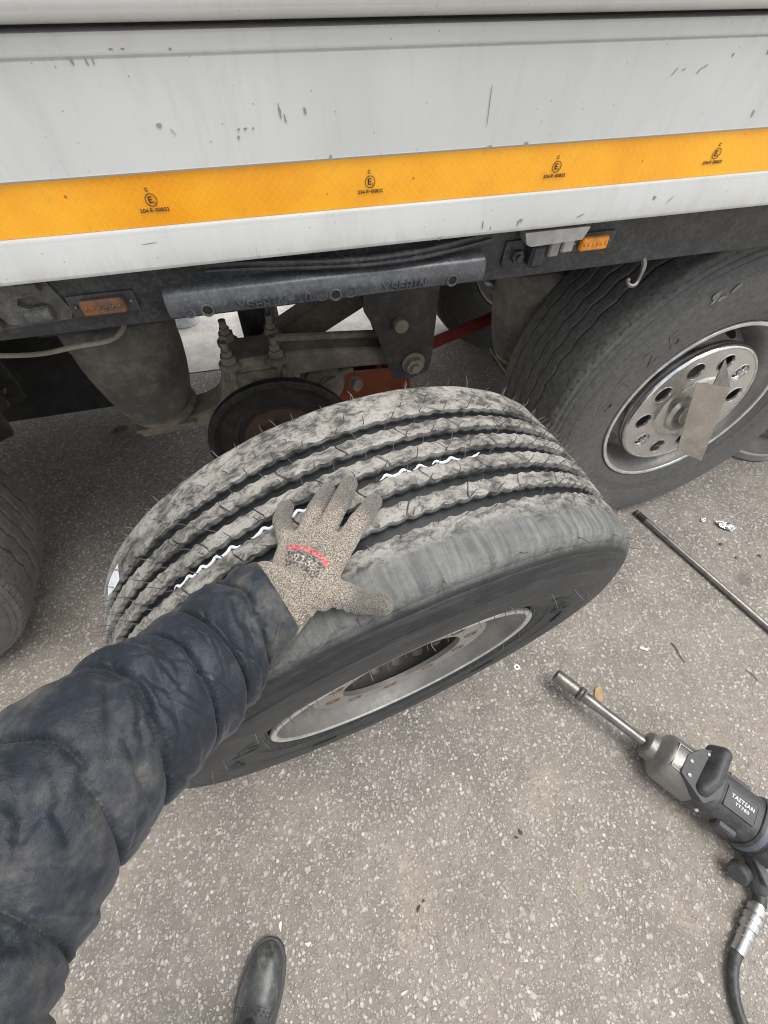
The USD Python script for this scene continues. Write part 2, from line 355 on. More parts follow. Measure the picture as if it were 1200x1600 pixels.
def mat_lens(name, c1, c2, amt):
    g = NG(); c = g.obj(); n = g.noise(c, 60, 5, .7); n2 = g.noise(c, 25, 3)
    col = g.mix(g.math('multiply', g.step(g.math('add', n, n2), .85, 1.15), amt), c1, c2)
    return g.done(name, base_color=col, roughness=g.math('add', .12, g.math('multiply', n, .4)), coat_weight=.4, normal=g.bump(n, .2, .0008))
AMBER = mat_lens('amber_lens', (.78, .27, .012), (.30, .12, .03), .5)
AMBERDIRT = mat_lens('dirty_amber_lens', (.15, .055, .018), (.045, .035, .028), 1.)
PLATE = NG()
def mat_plate():
    g = NG(); c = g.obj(); n = g.noise(c, 7, 3); f = g.noise(c, 120, 3)
    col = g.mix(g.step(n, .3, .7), (.56, .54, .50), (.66, .65, .61))
    col = g.mix(g.math('multiply', g.step(f, .55, .7), .35), col, (.40, .36, .31))
    return g.done('mill_finish_sheet', base_color=col, metallic=1., roughness=g.math('add', .06, g.math('multiply', f, .06)), normal=g.bump(n, .25, .006))
PLATE = mat_plate()
def mat_jacket():
    g = NG(); c = g.pos()
    n0 = g.noise(c, 5.5, 5, .65); n1 = g.noise(c, 17, 6, .7); n2 = g.noise(c, 75, 5, .7)
    st = g.noise(g.map(c, (26, 9, 14), rot=(.5, .3, .7)), 1.6, 4, .65)
    wv = g.noise(c, 900, 2)
    col = g.mix(g.step(n1, .3, .7), (.0072, .0108, .0172), (.0160, .0222, .0325))
    du = g.math('multiply', g.step(g.math('add', n0, g.math('multiply', n1, .8)), .82, 1.10), .72)
    col = g.mix(du, col, g.mix(g.step(n2, .4, .65), (.060, .061, .062), (.125, .116, .10)))
    col = g.mix(g.math('multiply', g.step(st, .56, .74), .33), col, (.068, .080, .100))
    spk = g.math('multiply', g.step(n2, .66, .76), .35)
    col = g.mix(spk, col, (.15, .132, .105))
    return g.done('dirty_navy_nylon', base_color=col, roughness=g.math('add', .50, g.math('multiply', du, .3)), specular_ior_level=.32, sheen_weight=.05, normal=g.bump(g.math('add', g.math('multiply', wv, .3), g.math('add', n2, g.math('multiply', n1, 2.2))), .55, .0028))
JACKET = mat_jacket()
def mat_glove():
    g = NG(); c = g.pos()
    n1 = g.noise(c, 700, 3, .7); n2 = g.noise(c, 55, 5, .7); n3 = g.noise(c, 330, 3, .7)
    kx = g('wave_texture', vector=g.map(c, (1, 1, .4), rot=(0, 0, .9)), scale=170., profile='sine', distortion=1.2, detail=1.)('fac')
    col = g.mix(g.step(n1, .42, .60), (.085, .07, .053), (.42, .37, .305))
    col = g.mix(g.math('multiply', g.step(n3, .55, .68), .5), col, (.48, .43, .36))
    at = g('attribute', attribute='dirt')('fac')
    d = g.step(g.math('add', at, g.math('multiply', g.math('subtract', n2, .5), 1.1)), .18, .80)
    col = g.mix(g.math('multiply', d, .86), col, g.mix(g.step(n1, .4, .6), (.055, .051, .046), (.135, .126, .11)))
    col = g.mix(g.math('multiply', g.step(n2, .52, .72), .35), col, (.21, .17, .125))
    h = g.math('add', g.math('multiply', kx, .7), g.math('add', n1, n3))
    return g.done('speckled_knit_glove', base_color=col, roughness=.85, sheen_weight=.2, normal=g.bump(h, .7, .0012))
GLOVE = mat_glove()
def mat_print(name, c1, c2, cut):
    g = NG(); c = g.pos(); n = g.noise(c, 420, 4, .7)
    return g.done(name, base_color=g.mix(g.step(n, cut, cut + .12), c1, c2), roughness=.7, normal=g.bump(n, .5, .0008))
REDINK = mat_print('worn_red_print', (.42, .035, .055), (.36, .26, .21), .46)
DARKINK = mat_print('worn_dark_print', (.055, .05, .05), (.30, .26, .21), .47)
PALEINK = mat_print('worn_pale_print', (.50, .47, .42), (.14, .12, .10), .44)
def mat_shoe():
    g = NG(); c = g.pos(); n = g.noise(c, 22, 6, .7); n2 = g.noise(c, 140, 4, .7); n3 = g.noise(g.map(c, (2, .6, 1), rot=(0, 0, .4)), 50, 4)
    col = g.mix(g.step(n, .3, .7), (.026, .029, .029), (.060, .064, .063))
    du = g.math('multiply', g.step(g.math('add', n, g.math('multiply', n3, .7)), .80, 1.12), .6)
    col = g.mix(du, col, (.19, .165, .13))
    return g.done('dusty_black_leather', base_color=col, roughness=g.math('add', .16, g.math('multiply', g.math('add', du, n2), .35)), normal=g.bump(g.math('add', n2, n), .4, .0012))
SHOE = mat_shoe()
FOIL = plain('crumpled_foil', (.72, .73, .75), .22, 1.)
LEAFM = plain('dry_leaf', (.36, .24, .12), .7)
PAPER = plain('white_scrap', (.75, .74, .70), .7)
STONE = grimy('brown_stone', (.15, .125, .10), (.09, .078, .065), (.25, .22, .18), 40, .4, .8)
DARKBIT = plain('dark_debris', (.05, .042, .035), .8)
TUB = plain('white_tub_plastic', (.62, .66, .72), .35)
GRAVEL = []
for i, cgr in enumerate([(.36, .33, .30), (.22, .20, .18), (.50, .47, .43)]): GRAVEL.append(plain('loose_grit' + ['', '_dark', '_pale'][i], cgr, .8))

# ------------------------------------------------------------------ ground
gm = grid([[(x, y, 0) for y in np.linspace(-60, 90, 6)] for x in np.linspace(-80, 80, 6)])
if gm.face_normals[0][2] < 0: gm.faces = gm.faces[:, ::-1]
part('ground', gm, GROUND, smooth=False, kind='structure')

# added sheet above the asphalt, daylight beyond the trailer put into its pale colour
DAYLIT = grimy('daylit_ground_tone', (.56, .53, .485), (.42, .395, .36), (.62, .59, .54), 9, .5, .85, bump=.7, bdist=.003, bscale=120, world=True)
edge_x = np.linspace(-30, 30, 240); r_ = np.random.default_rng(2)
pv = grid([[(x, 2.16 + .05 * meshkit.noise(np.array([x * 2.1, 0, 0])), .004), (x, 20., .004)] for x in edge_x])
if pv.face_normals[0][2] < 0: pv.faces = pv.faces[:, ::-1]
part('daylit_ground_sheet', pv, DAYLIT, smooth=False, kind='structure')

# ------------------------------------------------------------------ trailer
YS, YF, X0, X1, YB = .76, .79, -4.2, 5.4, 2.33      # side face, frame face, ends, far side
TR = xf('semi_trailer', label='white sided semi trailer with amber reflective tape and black underframe', cat='trailer')
def board(profile, xs, dent=0.0, seed=0):
    prof = np.array(profile, float); P = np.zeros((len(xs), len(prof), 3))
    for i, x in enumerate(xs):
        P[i, :, 0] = x; P[i, :, 1:] = prof
    if dent:
        q = np.stack([P[..., 0] * 3.1, P[..., 2] * 7, P[..., 1] * 0], -1)
        P[..., 1] += dent * (meshkit.fbm(q, 3, seed) - .5)
    m = grid(P)
    return m
def strips(prof, xs, **kw):
    """profile with repeated points = hard corner; each run becomes its own strip"""
    runs, cur = [], [prof[0]]
    for p in prof[1:]:
        if p == cur[-1]: runs.append(cur); cur = [p]
        else: cur.append(p)
    runs.append(cur)
    return cat([board(r, xs, **kw) for r in runs if len(r) > 1])
XS = np.r_[np.arange(X0, -1.2, .3), np.arange(-1.2, 2.2, .02), np.arange(2.2, X1 + .01, .3)]
y0 = YS
low = [(y0 + .03, 1.1765), (y0 + .004, 1.1765), (y0 + .004, 1.1765), (y0 + .001, 1.1775), (y0 - .005, 1.1795), (y0 - .0065, 1.185), (y0 - .0055, 1.200), (y0 - .0040, 1.214), (y0 - .0022, 1.226), (y0 - .001, 1.231), (y0 + .001, 1.2335), (y0 + .0035, 1.2345), (y0 + .0035, 1.2345), (y0 + .0035, 1.299), (y0 + .0035, 1.299), (y0 - .0005, 1.2995), (y0 - .0005, 1.2995), (y0, 1.301), (y0, 1.33), (y0, 1.36), (y0, 1.4045), (y0, 1.4045), (y0 + .0025, 1.4055), (y0 + .0025, 1.407), (y0 + .0025, 1.407), (y0 - .0006, 1.408), (y0, 1.411), (y0 + .001, 1.4225), (y0 + .003, 1.4255), (y0 + .003, 1.4255), (y0 + .03, 1.4265)]
side = part('side_board', strips(low, XS, dent=.0032, seed=3), PANEL, TR, smooth=True)
up = [(y0 + .03, 1.4312), (y0 + .008, 1.4312), (y0 - .004, 1.4332), (y0 - .012, 1.438), (y0 - .0165, 1.444), (y0 - .018, 1.452), (y0 - .018, 1.57), (y0 - .016, 1.60), (y0 - .010, 1.609), (y0, 1.612), (y0 + .03, 1.612)]
part('side_board', strips(up, XS, dent=.003, seed=9), PANEL, TR, smooth=True, label='upper side board with rounded lower edge')
part('board_backing', bx(((X0 + X1) / 2, y0 + .045, 1.393), (X1 - X0, .03, .436), .002), DARK, TR)
tp = part('reflective_tape', board([(y0 + .0029, 1.2348), (y0 + .0026, 1.265), (y0 + .0029, 1.2966)], XS, dent=.0032, seed=3), TAPE, TR, smooth=True)
def flat_text(s, h, o, ax, ay, depth=.0004, bold=False):
    m = meshkit.text_mesh(s, h, depth, bold); m.vertices[:, 0] -= m.bounds[:, 0].mean()
    ax, ay = np.asarray(ax, float), np.asarray(ay, float)
    return put(m, o, ax, ay, np.cross(ax, ay))
XA, ZA = V(1, 0, 0), V(0, 0, 1)
for x in (-.130, .182, .490, .793, -.442, 1.10, 1.41, -.75):
    o = lambda dx, z: V(x + dx, y0 + .0018, z)
    ring = Point(0, 0).buffer(.0078, 32).difference(Point(0, 0).buffer(.0070, 32))
    ms = [put(solid(ring, .0004), o(0, 1.2672), XA, ZA, V(0, -1, 0)), flat_text('C', .0042, o(-.0015, 1.2775), XA, ZA, bold=True),
          flat_text('E', .0075, o(-.0008, 1.2638), XA, ZA, bold=True), flat_text('1', .0034, o(.0035, 1.2624), XA, ZA), flat_text('104 R-00821', .0043, o(.0005, 1.2530), XA, ZA, bold=True)]
    # letters lie a hair proud of the tape's own waviness
    mm = cat(ms); q = mm.vertices
    ref = np.stack([np.full(len(q), x * 3.1), np.full(len(q), 1.265 * 7), np.zeros(len(q))], -1)
    mm.vertices[:, 1] += .0032 * (meshkit.fbm(np.stack([q[:, 0] * 3.1, q[:, 2] * 7, q[:, 0] * 0], -1), 3, 3) - .5)
    part('approval_mark', mm, INK, tp, smooth=False)
# paint chips and scuffs on the board (thin flakes of bared primer)
def flake(x, z, w, h, ang, seed):
    r = np.random.default_rng(seed); n = 9; a = np.arange(n) / n * 2 * PI
    pts = np.stack([np.cos(a) * w / 2, np.sin(a) * h / 2], -1) * r.uniform(.55, 1.15, (n, 1)); ca, sa = math.cos(ang), math.sin(ang)
    pts = pts @ np.array([[ca, sa], [-sa, ca]])
    yy = y0 + .0032 * (meshkit.fbm(np.array([[x * 3.1, z * 7, 0]]), 3, 3)[0] - .5) - .0006
    if z < 1.231: yy -= np.interp(z, [1.18, 1.20, 1.231], [.0065, .0055, .001])
    return put(solid(Polygon(pts).buffer(0), .0004), (x, yy, z), XA, ZA, V(0, -1, 0))
CHIP = plain('bared_primer', (.24, .232, .22), .7)
CH = [(-.089, 1.346, .009, .008, 0), (-.075, 1.339, .013, .0012, -.9), (-.052, 1.411, .006, .004, 0), (-.115, 1.4125, .009, .002, 0), (-.103, 1.4125, .006, .002, 0), (.006, 1.337, .005, .004, 0), (.015, 1.3375, .006, .0035, 0), (.004, 1.329, .004, .006, 0), (.025, 1.337, .003, .004, 0),
      (.095, 1.352, .005, .010, .3), (.062, 1.353, .004, .022, .1), (.068, 1.345, .003, .016, .2), (-.145, 1.4035, .003, .012, .2), (-.138, 1.4035, .002, .010, .1), (-.160, 1.404, .004, .009, .3),
      (.640, 1.372, .018, .0016, .9), (.655, 1.375, .009, .0016, .3), (.682, 1.372, .013, .0022, 1.0), (.690, 1.377, .012, .0022, .5), (.73, 1.388, .004, .006, .4), (.79, 1.39, .004, .010, .2), (.70, 1.2105, .008, .012, 1.0), (.735, 1.206, .022, .002, .9), (.44, 1.193, .003, .018, 0), (.375, 1.196, .003, .020, .1), (.39, 1.19, .002, .012, 0), (.445, 1.197, .008, .010, .6), (.56, 1.195, .020, .003, .4), (-.155, 1.216, .034, .0014, .04), (.355, 1.345, .002, .075, .04), (.365, 1.300, .016, .005, .3), (.425, 1.301, .010, .005, .2), (.125, 1.302, .006, .006, 0), (.30, 1.182, .012, .004, .8)]
for i, (x, z, w, h, a) in enumerate(CH):
    part('paint_chip', flake(x, z, w * .75, h * .75, a, i), CHIP, side, smooth=False)
# frame channel, floor, far side
fr = [(YF + .03, 1.172), (YF + .001, 1.172), (YF, 1.171), (YF, 1.082), (YF + .002, 1.0785), (YF + .006, 1.077), (YF + .07, 1.077), (YF + .07, 1.082)]
part('side_rail', strips(fr, XS, dent=.0015, seed=5), FRAMEP, TR, smooth=35)
part('floor', bx(((X0 + X1) / 2, (YF + YB) / 2 + .05, 1.185), (X1 - X0, YB - YF - .06, .022), .002), DARK, TR)
part('side_rail', bx(((X0 + X1) / 2, YB, 1.125), (X1 - X0, .04, .10), .004), FRAMEP, TR)
part('side_board', bx(((X0 + X1) / 2, YB + .03, 1.39), (X1 - X0, .03, .43), .004), PANEL, TR)
for y in (1.42, 1.84):
    part('chassis_beam', [bx(((X0 + X1) / 2, y, .99), (X1 - X0, .012, .32), .001), bx(((X0 + X1) / 2, y, 1.165), (X1 - X0, .13, .014), .001), bx(((X0 + X1) / 2, y, .824), (X1 - X0, .13, .014), .001)], DARK, TR)
for x in np.arange(X0 + .3, X1, .62):
    part('cross_member', [bx((x, (YF + YB) / 2, 1.14), (.06, YB - YF - .2, .06), .002)], DARK, TR)
# dark strap bulging above the bumper
c1 = curve([(-.10, YF - .006, 1.166), (.02, YF - .016, 1.163), (.12, YF - .024, 1.159), (.21, YF - .027, 1.158), (.31, YF - .02, 1.162), (.40, YF - .008, 1.168)], 40)
part('rubber_strap', [tube(c1, .0055, 8), tube(c1 + V(.01, -.003, -.0085), .0042, 8)], FRAMEP, TR)
# half-round rubber bumper with three bolt holes and raised lettering
def bumper():
    R = .024; n = 16; xs = np.linspace(-.165, .397, 60); ph = np.linspace(-PI / 2, PI / 2, n); rows = []
    for i, x in enumerate(xs):
        k = 1. if 0 < i < 59 else .97
        zc = 1.1155; prof = [(x, YF - .004 - .030 * max(math.cos(p), 0) ** .55 * k, zc + .0245 * math.sin(p) * k) for p in ph] + [(x, YF + .001, zc + .0245), (x, YF + .001, zc - .0245)]
        rows.append(prof)
    m = grid(rows, cv=True); v, f = m.vertices, m.faces; nn = n + 2; c = len(v); j = np.arange(nn); j2 = (j + 1) % nn
    v = np.vstack([v, v[:nn].mean(0), v[-nn:].mean(0)]); f = np.vstack([f, np.stack([np.full(nn, c), j2, j], -1), np.stack([np.full(nn, c + 1), c - nn + j, c - nn + j2], -1)])
    b = man(trimesh.Trimesh(v, f))
    for x in (-.103, .116, .334): b = b - man(cyl((x, YF - .06, 1.1065), (x, YF - .010, 1.1065), .0078, 24))
    return unman(b)
bp = part('rub_bar', bumper(), BUMPER, TR, smooth=40)
for x in (-.103, .116, .334):
    part('bolt_hole_rim', lathe([(.0079, 0), (.0105, .0), (.011, .0016), (.0098, .0026), (.0080, .0022), (.0076, -.004)], (x, YF - .0335, 1.1065), (0, -1, 0), 24), BUMPER, bp)
    part('sunken_bolt', hexbolt((x, YF - .012, 1.1065), (0, -1, 0), .0055, .004, False), RUSTY, bp)
def bar_text(s, h, x, z):
    m = flat_text(s, h, V(x, 0, z), XA, ZA, depth=.0036, bold=True)
    zz = np.clip((m.vertices[:, 2] - 1.1155) / .0245, -1, 1); dep = m.vertices[:, 1].copy()
    m.vertices[:, 1] = YF - .004 - .030 * np.maximum(np.cos(np.arcsin(zz)), 0) ** .55 + dep + .0003
    return m
part('raised_lettering', bar_text('YSERIN-10', .0165, .010, 1.1000), BUMPER, bp, smooth=False); part('raised_lettering', bar_text('YSERIN', .0165, .242, 1.1010), BUMPER, bp, smooth=False)
for x in (.092, .143): part('raised_ring', lathe([(.0098, 0), (.0098, .0022), (.0082, .0022), (.0082, 0)], (x, YF - .0325, 1.108), (0, -1, 0), 28), BUMPER, bp)
part('raised_ring', lathe([(.0085, 0), (.0085, .0018), (.006, .0018), (.006, 0)], (-.132, YF - .0325, 1.1045), (0, -1, 0), 28), BUMPER, bp)
# side marker lamps
def lamp(x, z, w, h, mat, lab, tilt=0.):
    L = xf('marker_lamp', TR, label=lab)
    base = sbox(-w / 2 - .012, -h / 2, w / 2 + .012, h / 2).buffer(.004, 6)
    part('lamp_base', solid(base, .006, ((x, YF + .001, z), XA, ZA, V(0, -1, 0))), TOOLBLK, L)
    part('lens', bx((x, YF - .011, z), (w - .004, .014, h - .001), .005), mat, L)
    part('lens_bead', [trimesh.creation.icosphere(2, .0032).apply_translation((x - w * .36 + k * w * .145, YF - .0178, z + .001)) for k in range(6)], mat, L, smooth=True)
    for s in (-1, 1): part('screw', lathe([(0, .003), (.002, .003), (.0035, .0015), (.004, .0)], (x + s * (w / 2 + .007), YF - .005, z), (0, -1, 0), 14), STEEL, L)
lamp(-.262, 1.1225, .070, .026, AMBERDIRT, 'dirty rust coloured side marker lamp')
lamp(.627, 1.1335, .062, .024, AMBER, 'clean bright amber side marker lamp')
# board hinges / latches on the rail
H = xf('board_hinge', TR, label='heavy cast hinge hooking the side board at left')
hk = Polygon([(-.46, 1.176), (-.350, 1.176), (-.338, 1.170), (-.337, 1.160), (-.346, 1.153), (-.372, 1.150), (-.378, 1.140), (-.366, 1.133), (-.345, 1.135), (-.338, 1.128), (-.340, 1.116), (-.352, 1.110), (-.39, 1.108), (-.405, 1.113), (-.418, 1.138), (-.43, 1.146), (-.46, 1.147)]).buffer(-.002).buffer(.002, 6)
part('hook_plate', solid(hk, .012, ((0, YF - .004, 0), XA, ZA, V(0, -1, 0))), DARKCAST, H)
part('hook_knuckle', cyl((-.376, YF - .012, 1.1195), (-.338, YF - .012, 1.1215), .0125, 20, .002), DARKCAST, H)
part('hinge_boss', cyl((-.362, YF - .012, 1.165), (-.334, YF - .012, 1.166), .011, 20, .002), DARKCAST, H)
part('hinge_bracket', solid(Polygon([(-.46, 1.10), (-.40, 1.099), (-.32, 1.104), (-.312, 1.116), (-.326, 1.165), (-.336, 1.172), (-.46, 1.172)]), .004, ((0, YF + .0005, 0), XA, ZA, V(0, -1, 0))), DARKCAST, H)
part('lower_lug', bx((-.445, YF - .012, 1.118), (.055, .022, .034), .007), DARKCAST, H)
K = xf('board_latch', TR, label='latch with grey aluminium cap under the board')
cap = Polygon([(.462, 1.1735), (.592, 1.1735), (.583, 1.152), (.480, 1.149), (.470, 1.154)]).buffer(-.002).buffer(.002, 6)
part('latch_cap', solid(cap, .030, ((0, YF - .002, 0), XA, ZA, V(0, -1, 0))), ALU, K)
part('latch_plate', solid(Polygon([(.452, 1.104), (.505, 1.104), (.512, 1.112), (.512, 1.147), (.448, 1.147), (.446, 1.112)]).buffer(.003), .006, ((0, YF + .001, 0), XA, ZA, V(0, -1, 0))), FRAMEP, K)
part('latch_pin', hexbolt((.470, YF - .004, 1.1245), (0, -1, 0), .012, .012), FRAMEP, K)
part('latch_block', bx((.505, YF - .014, 1.1265), (.030, .026, .042), .006), FRAMEP, K)
part('latch_arm', bx((.541, YF - .010, 1.134), (.022, .018, .030), .003), SILVER, K)
part('latch_sleeve', bx((.571, YF - .008, 1.136), (.026, .014, .028), .006), ALU, K)
hkc = curve([(.776, YF + .004, 1.082), (.777, YF - .006, 1.068), (.772, YF - .012, 1.050), (.763, YF - .018, 1.040), (.752, YF - .016, 1.040), (.748, YF - .010, 1.048)], 24)
part('tie_hook', [tube(hkc, np.linspace(.006, .0042, 24), 10), trimesh.creation.icosphere(2, .0055).apply_translation(hkc[-1])], STEEL, TR)
part('air_pipe', tube(curve([(-1.0, .90, 1.06), (-.60, .84, 1.040), (-.475, .82, 1.036), (-.408, .82, 1.030), (-.342, .82, 1.036), (-.279, .825, 1.043), (-.262, .83, 1.058), (-.262, .85, 1.09)], 60), .0045, 8), MUD, TR)

# one suspension side: hanger, spring arm, U bolts, air spring, drum, brake chamber
def suspension(xa, drum, label=None):
    S = xf('axle_suspension', TR, loc=(xa, 0, 0), label=label); yc = 1.30
    part('axle', [bx((0, 1.58, .54), (.13, .94, .13), .012)], MUD, S)
    # spring arm: cast beam above the axle, S-bend down to the bag seat
    top = curve([(.50, yc, .617), (.34, yc, .645), (.12, yc, .668), (-.04, yc, .676), (-.115, yc, .668), (-.150, yc, .628), (-.165, yc, .570), (-.185, yc, .525), (-.235, yc, .497), (-.32, yc, .482), (-.46, yc, .470)], 60)
    th = np.interp(np.linspace(0, 1, 60), [0, .3, .5, .62, .78, 1], [.062, .080, .098, .085, .06, .028]); wd = np.interp(np.linspace(0, 1, 60), [0, .5, .7, .8, 1], [.1, .1, .1, .11, .15])
    T = np.gradient(top, axis=0); T /= np.linalg.norm(T, axis=1, keepdims=True); N = np.cross(T, V(0, 1, 0)); N = N * np.where(N[:, 2:3] < -.0, 1, 1)
    N = np.stack([-T[:, 2], T[:, 1] * 0, T[:, 0]], -1); N *= np.sign(-1.0)  # arm moves to -x, so this points up
    rows = []
    for p, nn, t, w in zip(top, N, th, wd):
        e = .006
        rows.append([p - nn * 0 + V(0, -w / 2 + e, 0), p + V(0, w / 2 - e, 0), p - nn * e + V(0, w / 2, 0), p - nn * (t - e) + V(0, w / 2, 0), p - nn * t + V(0, w / 2 - e, 0), p - nn * t + V(0, -w / 2 + e, 0), p - nn * (t - e) + V(0, -w / 2, 0), p - nn * e + V(0, -w / 2, 0)])
    part('spring_arm', [grid(rows, cv=True, flip=True)], MUD, S, smooth=40)
    part('upper_leaf', tube(curve([(.50, yc - .004, .640), (.34, yc - .004, .668), (.12, yc - .004, .690), (.03, yc - .004, .700)], 20), .012, 8), MUD, S)
    part('clamp_plate', [bx((-.045, yc, .660), (.19, .13, .034), .008), bx((-.045, yc, .600), (.17, .135, .05), .008), bx((.045, yc - .05, .60), (.03, .06, .06), .008)], MUD, S)
    for x in (-.115, .028):
        for y in (yc - .06, yc + .06):
            part('u_bolt', [tube([(x, y, .50), (x, y, .742)], .0115, 10), *hexbolt((x, y, .675), (0, 0, 1), .025, .024, False), cyl((x, y, .655), (x, y, .676), .034, 18, .004), *hexbolt((x, y, .698), (0, 0, 1), .017, .018, False)], MUD, S)
    # hanger bracket
    for y in (yc - .085, yc + .085):
        part('hanger_plate', solid(Polygon([(.305, 1.0), (.305, .80), (.325, .765), (.345, .72), (.40, .545), (.465, .535), (.525, .555), (.535, .60), (.535, 1.0)]).buffer(-.006).buffer(.006, 5), .012, ((0, y, 0), XA, ZA, V(0, -1, 0))), HANGER, S)
        o = y - .012 if y < yc else y
        part('pivot_bolt', [cyl((.470, o, .600), (.470, o - .008, .600), .040, 28, .002), *hexbolt((.470, o - .008, .600), (0, -1, 0), .030, .020)], MUD, S)
        part('cross_bolt', cyl((.415, o, .755), (.415, o - .03, .755), .022, 20, .003), MUD, S)
    part('hanger_web', bx((.49, yc, .79), (.012, .15, .42), .002), HANGER, S)
    # air spring: rolling-lobe bellows over a piston on the arm seat
    ax_, bag = -.385, []
    part('air_bellows', lathe([(.02, .865), (.12, .86), (.145, .845), (.150, .82), (.149, .78), (.143, .765), (.146, .757), (.1455, .72), (.139, .66), (.128, .60), (.116, .555), (.108, .53), (.10, .522), (.08, .521)], (ax_, yc, 0), (0, 0, 1), 56), BELLOWS, S, smooth=True)
    part('piston', lathe([(.03, .53), (.100, .527), (.112, .518), (.112, .512), (.102, .504), (.098, .49), (.06, .478)], (ax_ + .01, yc, 0), (0, 0, 1), 48), MUD, S)
    part('seat_plate', [bx((ax_ + .01, yc, .474), (.19, .16, .014), .004), bx((ax_ + .08, yc - .03, .464), (.05, .06, .016), .003)], MUD, S)
    part('bag_top_plate', bx((ax_, yc, .868), (.30, .26, .012), .003), DARK, S)
    # brake chamber
    o = V(.175, yc + .06, .455); d = V(.10, -.75, .30); d /= np.linalg.norm(d)
    part('brake_chamber', lathe([(0, -.10), (.05, -.10), (.068, -.085), (.074, -.06), (.074, -.012), (.082, -.010), (.084, 0), (.082, .010), (.075, .012), (.070, .03), (.055, .042), (.03, .047), (.028, .047), (.024, .052), (0, .053)], o, d, 40), MUD, S)
    x_, y_, _ = basis(d)
    part('chamber_fitting', [tube([o + d * .02 + x_ * s * .06 + y_ * .02, o + d * .03 + x_ * s * .115 + y_ * .035], .013, 10) for s in (1,)] + [cyl(o + d * .02 + x_ * .11 - y_ * .02, o + d * .055 + x_ * .12 - y_ * .03, .024, 18, .003), tube([o + d * .05 - x_ * .04, o + d * .055 + x_ * .04 + y_ * .02], .008, 8)], MUD, S)
    if drum:
        # open drum: flange with scallops, deep dark bowl, rusty hub
        a = np.arange(240) / 240 * 2 * PI
        part('brake_drum', lathe([(.105, -.16), (.11, -.035), (.11, -.035), (.216, -.024), (.216, -.024), (.222, -.018), (.222, .0), (.222, 0), (.218, .004), (.206, .004), (.206, .004), (.200, .0), (.196, -.010), (.186, -.018), (.186, -.018), (.15, -.020), (.15, -.020), (.147, -.016), (.135, -.016), (.132, -.020), (.06, -.022)], (0, 1.02, .522), (0, -1, 0), 72), DRUMM, S)
        for k in range(28):
            t = k / 28 * 2 * PI
            part('drum_lug', lathe([(0, .003), (.007, .003), (.011, 0)], (.214 * math.sin(t), 1.018, .522 + .214 * math.cos(t)), (0, -1, 0), 10), DRUMM, S)
        part('hub', lathe([(.118, -.022), (.116, -.012), (.112, -.009), (.080, -.008), (.080, -.008), (.074, .018), (.066, .024), (.05, .026), (.046, .045), (.038, .05), (0, .052)], (0, 1.02, .522), (0, -1, 0), 56), RUSTY, S)
    return S
suspension(-.04, True, 'axle end without its wheel, brake drum showing')
suspension(1.28, False); suspension(-1.35, False)
part('added_shade_box', bx((-.98, 1.99, .58), (.98, .40, .86), .012), DARK, TR); part('added_shade_box', bx((1.30, 1.66, .74), (.62, .36, .50), .012), DARK, TR)  # added black boxes that block far-side light and deepen the shade below
part('shock_absorber', [tube([(-.065, 1.53, .50), (-.062, 1.53, 1.0)], .050, 20)], DARK, TR)
d = V(.33, 0, .17) / np.linalg.norm(V(.33, 0, .17)); n = V(-d[2], 0, d[0])
part('brace', [bx((.22, 1.52, .660), (.44, .09, .105), .006, np.stack([d, V(0, 1, 0), n], 1)), tube([(.15, 1.6, .63), (.12, 1.6, .86)], .008, 8)], MUD, TR)
part('air_tank', lathe([(0, -.01), (.08, 0), (.14, .02), (.165, .06), (.165, .5), (.14, .56), (0, .58)], (.72, 1.68, .745), (0, 1, 0), 40), DARK, TR, smooth=True)

# ------------------------------------------------------------------ wheels (local: x right, z up, the outer face looks along -y)
R0 = .536
def crown(a): return R0 - .0075 * (np.abs(a) / .15) ** 2.2
def ringmesh(cols, th, wave=None, kink=None):
    """cols: (axial a, radius r, wavefactor, depthfactor); th angles -> grid"""
    P = np.zeros((len(th), len(cols), 3))
    for j, c in enumerate(cols):
        a, r = c[0], c[1]; wv = c[2] if len(c) > 2 else 0; t = th + (kink(c) if kink else 0)
        aa = a + (wave(t) * wv if wave else 0); rr = r(t) if callable(r) else r
        P[:, j, 0] = rr * np.sin(t); P[:, j, 1] = -aa; P[:, j, 2] = rr * np.cos(t)
    return P
SIDEW = [(.157, .5215), (.1605, .517), (.163, .511), (.163, .511), (.1665, .509), (.1690, .503), (.1705, .497), (.1705, .497), (.1735, .4955), (.1790, .482), (.1830, .468), (.1830, .468), (.1850, .4665), (.1878, .450), (.1890, .430), (.1892, .412), (.1888, .40), (.1875, .385), (.1850, .368), (.1850, .368), (.1836, .3665), (.1810, .350), (.177, .333), (.177, .333), (.1745, .332), (.168, .316), (.160, .303), (.152, .296)]
def side_wall(sgn, th):
    runs, cur = [], [SIDEW[0]]
    for p in SIDEW[1:]:
        if p == cur[-1]: runs.append(cur); cur = [p]
        else: cur.append(p)
    runs.append(cur)
    return [grid(ringmesh([(a * sgn, r) for a, r in rr], th), cu=True, flip=sgn < 0) for rr in runs]
